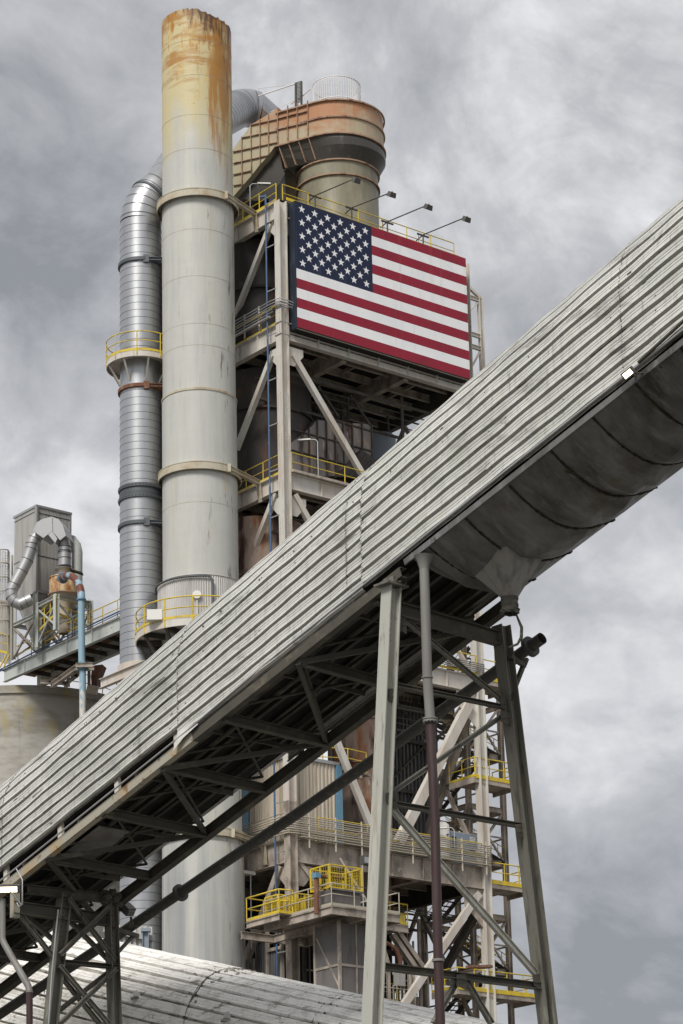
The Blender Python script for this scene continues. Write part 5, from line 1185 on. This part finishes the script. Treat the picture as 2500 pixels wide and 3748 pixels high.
# bridge
br=thing('walkway_bridge',Q(0,0,L0z-1),'pale plate girder walkway bridge with yellow rails left of the aluminium duct','footbridge')
bL,zL=ql(22,2447);gz=L0z-.45
bE=bL+.2
for a,nm in ((0,'pale_steel'),(2.6,'pale_steel')):
    mb=MB().ibeam(Q(a,-1.5,gz),Q(a,bE,gz),.3,.92,.03)
    for b in (3,6,9,11.2): mb.box(Q(a,b,gz),E1*.14,E2*.012,ZZ*.42)
    mb.build('plate_girder',nm,br)
MB().box(Q(1.3,bE/2,gz+.5),E1*1.4,E2*(bE/2+.5),ZZ*.03).build('deck','rust_pipe',br)
for i in range(8):
    b=.6+i*1.55;MB().bar(Q(.1,b,gz-.2),Q(2.5,b,gz-.2),.1,.3).bar(Q(.15,b,gz-.45),Q(.9,b,gz-.2),.25,.05).build('cross_beam','dark_steel',br)
for a in (.0,2.6): rail([Q(a,-1.5,gz+.5),Q(a,bE,gz+.5)],sp=1.75,toe=False,h=1.2).build('railing','yellow',br)
MB().tube([Q(-.12,-1.5,gz+.85),Q(-.12,bE*.6,gz+.72),Q(-.12,bE+2,gz+.45)],.05,6).tube([Q(-.12,-1.5,gz+.72),Q(-.12,bE+2,gz+.35)],.03,6).build('blue_cable','blue_pipe',br)
# filter house
FBb=9.0
af,zft=qr(*q8(300,122),FBb);arf,_=qr(*q8(575,185),FBb);zfb=qr(*q8(288,822),FBb)[1]
blf,_=ql(*q8(124,205),af)
fh=thing('filter_house',Q(af,FBb,zfb),'tall grey corrugated bag filter house with a tapered hopper on stilts','filter building')
MB().box(Q((af+arf)/2,(FBb+blf)/2,(zft+zfb)/2),E1*((arf-af)/2-.04),E2*((blf-FBb)/2-.04),ZZ*(zft-zfb)/2).build('core','corrugated',fh)
MB().sheet(Q(af,FBb,zfb),E1*(arf-af),ZZ*(zft-zfb),24,.05,-E2).sheet(Q(af,FBb,zfb),E2*(blf-FBb),ZZ*(zft-zfb),22,.05,-E1).build('corrugated_wall','corrugated',fh)
MB().box(Q((af+arf)/2,(FBb+blf)/2,zft+.04),E1*((arf-af)/2+.1),E2*((blf-FBb)/2+.1),ZZ*.08).bar(Q(af-.03,FBb-.06,zfb),Q(af-.03,FBb-.06,zft),.22,.14,up=E1).bar(Q(arf,FBb-.03,zfb),Q(arf,FBb-.03,zft),.12,.12,up=E1).bar(Q(af,FBb-.07,zfb+.1),Q(arf,FBb-.07,zfb+.1),.06,.2).build('edge_trim','galv',fh)
mb=MB()
for zz in (zfb+2.6,zfb+5.6): mb.bar(Q(af,FBb-.06,zz),Q(arf,FBb-.06,zz),.02,.05).bar(Q(af-.06,FBb,zz+.1),Q(af-.06,blf,zz+.1),.02,.04)
mb.build('sheet_lap','seam_dark',fh)
zh=zfb-3.6
rt_=[Q(af+.1,FBb+.1,zfb),Q(arf-.1,FBb+.1,zfb),Q(arf-.1,blf-.1,zfb),Q(af+.1,blf-.1,zfb)];cm=Q((af+arf)/2,(FBb+blf)/2,zh)
mb=MB();mb.loft([rt_,[cm+(p-cm)*np.array([.2,.2,0]) for p in rt_]],0,False,True)
fh_h=mb.build('hopper','clad_grey',fh)
mb=MB()
for i in range(4):
    p,q_=rt_[i],rt_[(i+1)%4]
    for k in range(1,20):
        t=k/20;c=p+(q_-p)*t;d=cm+(c-cm)*np.array([.2,.2,0]);mb.bar(c,d,.05,.04)
sub(mb,'hopper_rib','corrugated',fh_h,fh)
mb=MB()
cols=[(af,FBb),(arf,FBb),(arf,blf),(af,blf)]
for a,b in cols: MB().ibeam(Q(a,b,gz+.5),Q(a,b,zfb+.05),.3,.32,.03).build('stilt','pale_steel',fh)
for i in range(4):
    p,q_=cols[i],cols[(i+1)%4];MB().ibeam(Q(*p,zfb-1.6),Q(*q_,zfb-1.6),.2,.26,.03).build('ring_beam','pale_steel',fh)
    MB().bar(Q(*p,zfb-1.8),Q(*q_,gz+.6),.12,.12).bar(Q(*q_,zfb-1.8),Q(*p,gz+.6),.12,.12).build('x_brace','dusty_steel',fh)
# ducts of the filter
def dp8(pts,Y): return [atY(*q8(x,y),Y if not isinstance(Y,(list,tuple)) else Y[i]) for i,(x,y) in enumerate(pts)]
fd=thing('filter_inlet_duct',atY(*q8(220,900),164.),'bent grey spiral duct running down the left side of the filter house','duct')
Yf=163.
P1=dp8([(330,340),(285,385),(262,430),(255,470),(225,560),(180,650),(120,760),(95,810),(95,860),(120,900),(165,925),(215,900),(260,880)],Yf)
MB().tube(P1,.40*Yf/163,20,0,True,True).build('duct_run','galv',fd)
mb=MB()
for i in range(len(P1)-1):
    for t in ((.0,.5) if np.linalg.norm(P1[i+1]-P1[i])>1.2 else (.0,)):
        c=P1[i]+(P1[i+1]-P1[i])*t;d=P1[i+1]-P1[i];d/=np.linalg.norm(d);mb.tube([c-d*.015,c+d*.015],.425,20)
mb.build('joint_ring','seam_dark',fd)
# crossover hood
hd=[(270,318),(300,250),(345,222),(425,204),(480,225),(520,285),(540,355),(498,395),(450,418),(395,350),(428,320),(355,378),(320,300)]
hd=[(270,320),(300,252),(348,222),(425,204),(482,226),(515,275),(540,358),(492,398),(428,320),(355,378)]
MB().prism([atY(*q8(x,y),Yf-.75) for x,y in hd],(0.35,1.5,0)).build('crossover_hood','galv',fd)
MB().prism([atY(*q8(x,y),Yf-.9) for x,y in ((395,350),(428,322),(470,385),(452,420))],(.3,1.2,0)).bar(atY(*q8(425,206),Yf-.8),atY(*q8(428,320),Yf-.8),.04,.04).build('hood_rib','galv',fd)
P2=dp8([(500,375),(525,420),(531,470),(531,560),(530,615)],Yf)
MB().tube(P2,.42,20,0,True).build('down_duct','galv',fd)
mb=MB()
for y in (455,488,500,548,612): c=atY(*q8(531,y),Yf);mb.tube([c-ZZ*.015,c+ZZ*.015],.445,20)
mb.build('down_joint','seam_dark',fd)
ol=thing('filter_outlet_duct',atY(*q8(630,700),167.),'pale green bent duct rising behind the right side of the filter house','duct')
MB().tube(dp8([(545,385),(590,400),(620,440),(633,500),(632,560),(631,900),(640,1400)],167.),.37,20,0,True,True).build('duct_run','pale_steel',ol)
# cyclone
cc_=atY(*q8(523,780),Yf);cz=lambda y:float(atY(*q8(523,y),Yf)[2]);kx=Yf/F
cy=thing('dust_cyclone',cc_*np.array([1,1,0])+ZZ*cz(1100),'cream and rust stained cyclone drum with a cone, on a steel frame','cyclone')
Rc=117/2.24*kx*1.05
MB().lathe(cc_,[(Rc,cz(845)),(Rc,cz(708)),(Rc*.75,cz(700)),(.42,cz(690))],40).build('drum','cyc_cream',cy)
MB().lathe(cc_,[(.42,cz(700)),(.44,cz(640)),(.55,cz(640))],24).lathe(cc_,[(.6,cz(640)+.05),(.6,cz(640)-.0),(.42,cz(640)-.02)],24).build('neck','galv',cy)
MB().lathe(cc_,[(Rc+.02,cz(850)),(Rc*.9,cz(868)),(.38,cz(1015)),(.42,cz(1020)),(.42,cz(1040)),(.33,cz(1045)),(.33,cz(1110)),(.5,cz(1130)),(.3,cz(1165))],40).build('cone','cyc_cone',cy)
MB().lathe(cc_,[(Rc,cz(842)),(Rc+.1,cz(845)),(Rc+.1,cz(855)),(Rc,cz(857))],40,0,False).lathe(cc_,[(Rc,cz(716)),(Rc+.05,cz(718)),(Rc,cz(722))],40,0,False).build('rim_ring','duct_rib',cy)
p=atY(*q8(495,708),Yf-Rc*.9);mb=MB().tube([atY(*q8(425,735),Yf-Rc*.3),p],.25,16,rs=[.12,.27]).build('inlet_nozzle','cyc_cream',cy)
a_=atY(*q8(600,642),Yf);mb=MB().box(a_+np.array([.2,0,-.12]),(.45,0,-.16),(0,.3,0),(0,0,.03)).build('rain_flap','dark_steel',cy)
# cyclone frame
fr_=cy
def v8(x,y,Y): return atY(*q8(x,y),Y)
cn=[(462,840,1215,160.4),(318,910,1260,164.2),(740,890,1120,163.6)]
for x,y0_,y1_,Y in cn:
    p=v8(x,y0_,Y);q_=np.array([p[0],p[1],gz+.5]);MB().ibeam(p,q_,.3,.3,.03,up=E1).build('post','pale_steel',fr_)
tp=[v8(462,848,160.4),v8(318,922,164.2),v8(740,905,163.6)];z_=float(min(t[2] for t in tp))
c4=tp[1]+tp[2]-tp[0]
MB().ibeam(c4,np.array([c4[0],c4[1],gz+.5]),.26,.26,.03).build('post','dusty_steel',fr_)
for p,q_ in ((tp[0],tp[1]),(tp[0],tp[2]),(tp[1],c4),(tp[2],c4)):
    p=p.copy();q_=q_.copy();MB().ibeam(p-ZZ*.1,q_-ZZ*.1,.2,.28,.03).build('top_beam','pale_steel',fr_)
    pz=np.array([p[0],p[1],gz+.8]);qz=np.array([q_[0],q_[1],gz+.8]);MB().bar(p-ZZ*.4,qz,.1,.1).bar(q_-ZZ*.4,pz,.1,.1).build('x_brace','pale_steel',fr_)
rail([tp[1]*np.array([1,1,0])+ZZ*(gz+1.6),tp[0]*np.array([1,1,0])+ZZ*(gz+1.6),tp[2]*np.array([1,1,0])+ZZ*(gz+1.6)],sp=1.3,toe=True).build('railing','yellow',fr_)
# blue pipe
bp=thing('sky_blue_pipe',v8(667,1000,157.5),'peeling sky blue pipe, rusty at its swan neck, dropping in front of the silo','pipe')
Yb=157.5
arc=[(510,712),(528,697),(548,688),(570,687),(594,695),(616,711),(634,733),(649,762),(659,792),(665,822),(667,855),(667,890)]
Ya=[161,160.6,160.1,159.6,159.1,158.7,158.4,158.1,157.9,157.7,Yb,Yb]
MB().tube([atY(*q8(x,y),Y) for (x,y),Y in zip(arc,Ya)],.24,18,0,True).build('swan_neck','sky_blue_pipe',bp)
MB().tube([v8(667,885,Yb),v8(668,1150,Yb),v8(671,1400,Yb)],.22,18).build('upper_pipe','sky_blue_pipe',bp);MB().tube([v8(677,1400,Yb),v8(679,1860,Yb),v8(682,2300,Yb)],.215,18).build('lower_pipe','sky_blue_pipe',bp)
mb=MB()
for y in (885,1412,1460): c=v8(667 if y<1000 else 676,y,Yb);mb.tube([c-ZZ*.04,c+ZZ*.04],.31,18)
c=v8(515,708,161);d=v8(540,690,160.2)-c;d/=np.linalg.norm(d);mb.tube([c-d*.05,c+d*.03],.36,18);mb.build('flange','blue_trim',bp)
mb=MB();c=v8(676,1435,Yb);mb.ibeam(c+np.array([-.4,-.35,0]),c+np.array([.7,-.35,0]),.15,.28,.03).ibeam(c+np.array([-.4,.35,0]),c+np.array([.7,.35,0]),.15,.28,.03).ibeam(c+np.array([-.35,.1,0]),v8(430,1585,162.),.28,.35,.03);mb.build('support_arm','dusty_steel',bp)
# steel under the bridge
mb=MB()
for x1,y1,x2,y2 in ((400,1560,640,1430),(520,1590,700,1450),(470,1480,640,1510),(330,1560,560,1570),(440,1490,560,1600)): mb.ibeam(v8(x1,y1,166.),v8(x2,y2,166.),.18,.25,.03)
for x in (430,560,730): mb.ibeam(v8(x,1600,166.5),v8(x,1440,166.5),.2,.2,.03)
o=mb.build('silo_top_steelwork','dusty_steel');tag(o,'jumble of dusty beams on the silo roof under the walkway bridge','steelwork')
# rusty vent
th=thing('rusty_vent_hood',v8(765,1600,167.),'dark rusty square vent hood bending upward on the silo roof','vent')
s_=[(750,1590),(795,1590),(795,1530),(840,1415),(778,1422),(752,1445),(745,1520)]
MB().prism([v8(x,y,167.) for x,y in s_],(.2,.9,0)).build('hood','rust_pipe',th)
MB().tube([v8(715,1615,166.5),v8(800,1630,166.5)],.3,16).build('fan_housing','cyc_cone',th)
# caged ladder tower at the far left edge
lt2=thing('caged_ladder',v8(50,1300,164.),'tall caged ladder with hoops at the left edge of the picture','ladder')
mb=MB();Yl=164.
xs_=(5,18,32,46,62)
for x in xs_: mb.tube([v8(x,482 if x>10 else 475,Yl-.4+abs(x-32)*.01),v8(x+2,1330,Yl-.4)],.025,5)
for y in (482,590,705,820,940,1060,1180): mb.tube([v8(-25+ (95)*(1-math.cos(t))/2*1.0+0,y+ (10*math.sin(t)*-1),Yl-.5*math.sin(t)) for t in [math.pi*j/10 for j in range(11)]],.045,5)
mb.build('safety_hoops','dusty_rail',lt2)
mb=MB();mb.tube([v8(72,490,Yl),v8(76,1380,Yl)],.07,6).tube([v8(100,520,Yl+.6),v8(102,1380,Yl+.6)],.07,6)
for k in range(40): y=500+k*22;mb.tube([v8(40,y,Yl+.2),v8(73,y+3,Yl)],.02,4)
mb.build('ladder_rails','dusty_rail',lt2)
th=thing('corrugated_shed',v8(30,1100,170.),'grey corrugated shed behind the caged ladder','shed')
MB().sheet(v8(-60,1380,170.),v8(92,1420,168.)-v8(-60,1380,170.),ZZ*(float(v8(30,895,170.)[2])-float(v8(30,1400,170.)[2])),12,.08,(0,-1,0)).build('sheeting','corrugated',th)
MB().bar(v8(-60,892,169.9),v8(92,905,167.9),.1,.12).build('eave_trim','dusty_steel',th)
mb=rail([v8(-40,1300,161.),v8(60,1330,161.)],sp=1.5);mb.tube([v8(50,1340,160),v8(0,1440,160)],.05,6).tube([v8(80,1330,160),v8(30,1440,160)],.05,6);o=mb.build('landing_rail','yellow');tag(o,'yellow landing rail and stair stringers at the left end of the bridge','railing')
# ================================================================== camera, world, light
cd=bpy.data.cameras.new('camera');cam=bpy.data.objects.new('camera',cd);C.objects.link(cam)
cd.sensor_fit='HORIZONTAL';cd.sensor_width=36;cd.lens=F/2500*36;cd.shift_y=(PY-1874)/2500;cd.shift_x=0;cd.clip_end=5000;cd.clip_start=.5
from mathutils import Matrix
cam.matrix_world=Matrix(((RR[0],UU[0],-dv[0],CAM[0]),(RR[1],UU[1],-dv[1],CAM[1]),(RR[2],UU[2],-dv[2],CAM[2]),(0,0,0,1)))
bpy.context.scene.camera=cam
SUN_AZ=math.radians(205);SUN_EL=math.radians(48)   # compass style: from the left behind the camera
sd=np.array([math.sin(SUN_AZ)*math.cos(SUN_EL),math.cos(SUN_AZ)*math.cos(SUN_EL),math.sin(SUN_EL)])
ld=bpy.data.lights.new('sun','SUN');ld.energy=2.2;ld.angle=math.radians(20);ld.color=(1,.96,.9)
lo=bpy.data.objects.new('sun',ld);C.objects.link(lo);lo.rotation_euler=Vector(tuple(sd)).to_track_quat('Z','Y').to_euler()
w=bpy.data.worlds.new('World');bpy.context.scene.world=w;w.use_nodes=True;N=w.node_tree.nodes;L=w.node_tree.links
bg=N['Background'];bg.inputs[1].default_value=.1
sk=N.new('ShaderNodeTexSky');sk.sky_type='NISHITA';sk.sun_disc=False;sk.sun_elevation=SUN_EL;sk.sun_rotation=SUN_AZ;sk.altitude=50;sk.air_density=1.;sk.dust_density=2
tc=N.new('ShaderNodeTexCoord')
def noise(sc,loc,det,dist,rough=.55):
    mp=N.new('ShaderNodeMapping');mp.inputs['Scale'].default_value=sc;mp.inputs['Location'].default_value=loc;L.new(tc.outputs['Generated'],mp.inputs[0])
    n=N.new('ShaderNodeTexNoise');n.inputs['Scale'].default_value=1;n.inputs['Detail'].default_value=det;n.inputs['Distortion'].default_value=dist;n.inputs['Roughness'].default_value=rough;L.new(mp.outputs[0],n.inputs[0]);return n.outputs[0]
n1=noise((6,6,8.5),(1.3,.4,2.2),10,.5,.62)
n2=noise((26,26,34),(4,1,3),6,.5)
def math_(op,a,b):
    m=N.new('ShaderNodeMath');m.operation=op
    for i,v in enumerate((a,b)):
        if isinstance(v,(int,float)): m.inputs[i].default_value=v
        else: L.new(v,m.inputs[i])
    return m.outputs[0]
n3=noise((2.4,2.4,3.4),(3.1,5.9,1.2),3,.3,.5)
v=math_('ADD',math_('ADD',math_('MULTIPLY',n1,.52),math_('MULTIPLY',n2,.20)),math_('MULTIPLY',n3,.28))
def blob(x,y,rad,amt):
    global v
    d=ray(x,y);d/=np.linalg.norm(d)
    vm=N.new('ShaderNodeVectorMath');vm.operation='DISTANCE';L.new(tc.outputs['Generated'],vm.inputs[0]);vm.inputs[1].default_value=tuple(d)
    mr=N.new('ShaderNodeMapRange');mr.interpolation_type='SMOOTHSTEP';L.new(vm.outputs['Value'],mr.inputs[0]);mr.inputs[1].default_value=0;mr.inputs[2].default_value=rad/F;mr.inputs[3].default_value=amt;mr.inputs[4].default_value=0
    v=math_('ADD',v,mr.outputs[0])
for q_ in ((150,1000,900,-.06),(1700,500,1100,.06),(2300,200,700,-.03),(2350,3500,1200,-.07),(2100,2500,700,.03),(200,1700,600,.06),(300,100,700,-.02)): blob(*q_)
cr=N.new('ShaderNodeValToRGB');L.new(v,cr.inputs[0]);el=cr.color_ramp.elements
el[0].position=.37;el[0].color=(2.1,2.17,2.32,1);el[1].position=.585;el[1].color=(6.0,6.0,6.1,1);e=el.new(.5);e.color=(3.95,3.98,4.1,1)
mx=N.new('ShaderNodeMix');mx.data_type='RGBA';mx.inputs[0].default_value=.93
ia=[i for i in mx.inputs if i.type=='RGBA'];L.new(sk.outputs[0],ia[0]);L.new(cr.outputs[0],ia[1])
L.new([o for o in mx.outputs if o.type=='RGBA'][0],bg.inputs[0])
sc=bpy.context.scene;sc.view_settings.view_transform='Standard';sc.view_settings.look='None';sc.view_settings.exposure=.5;sc.view_settings.gamma=1
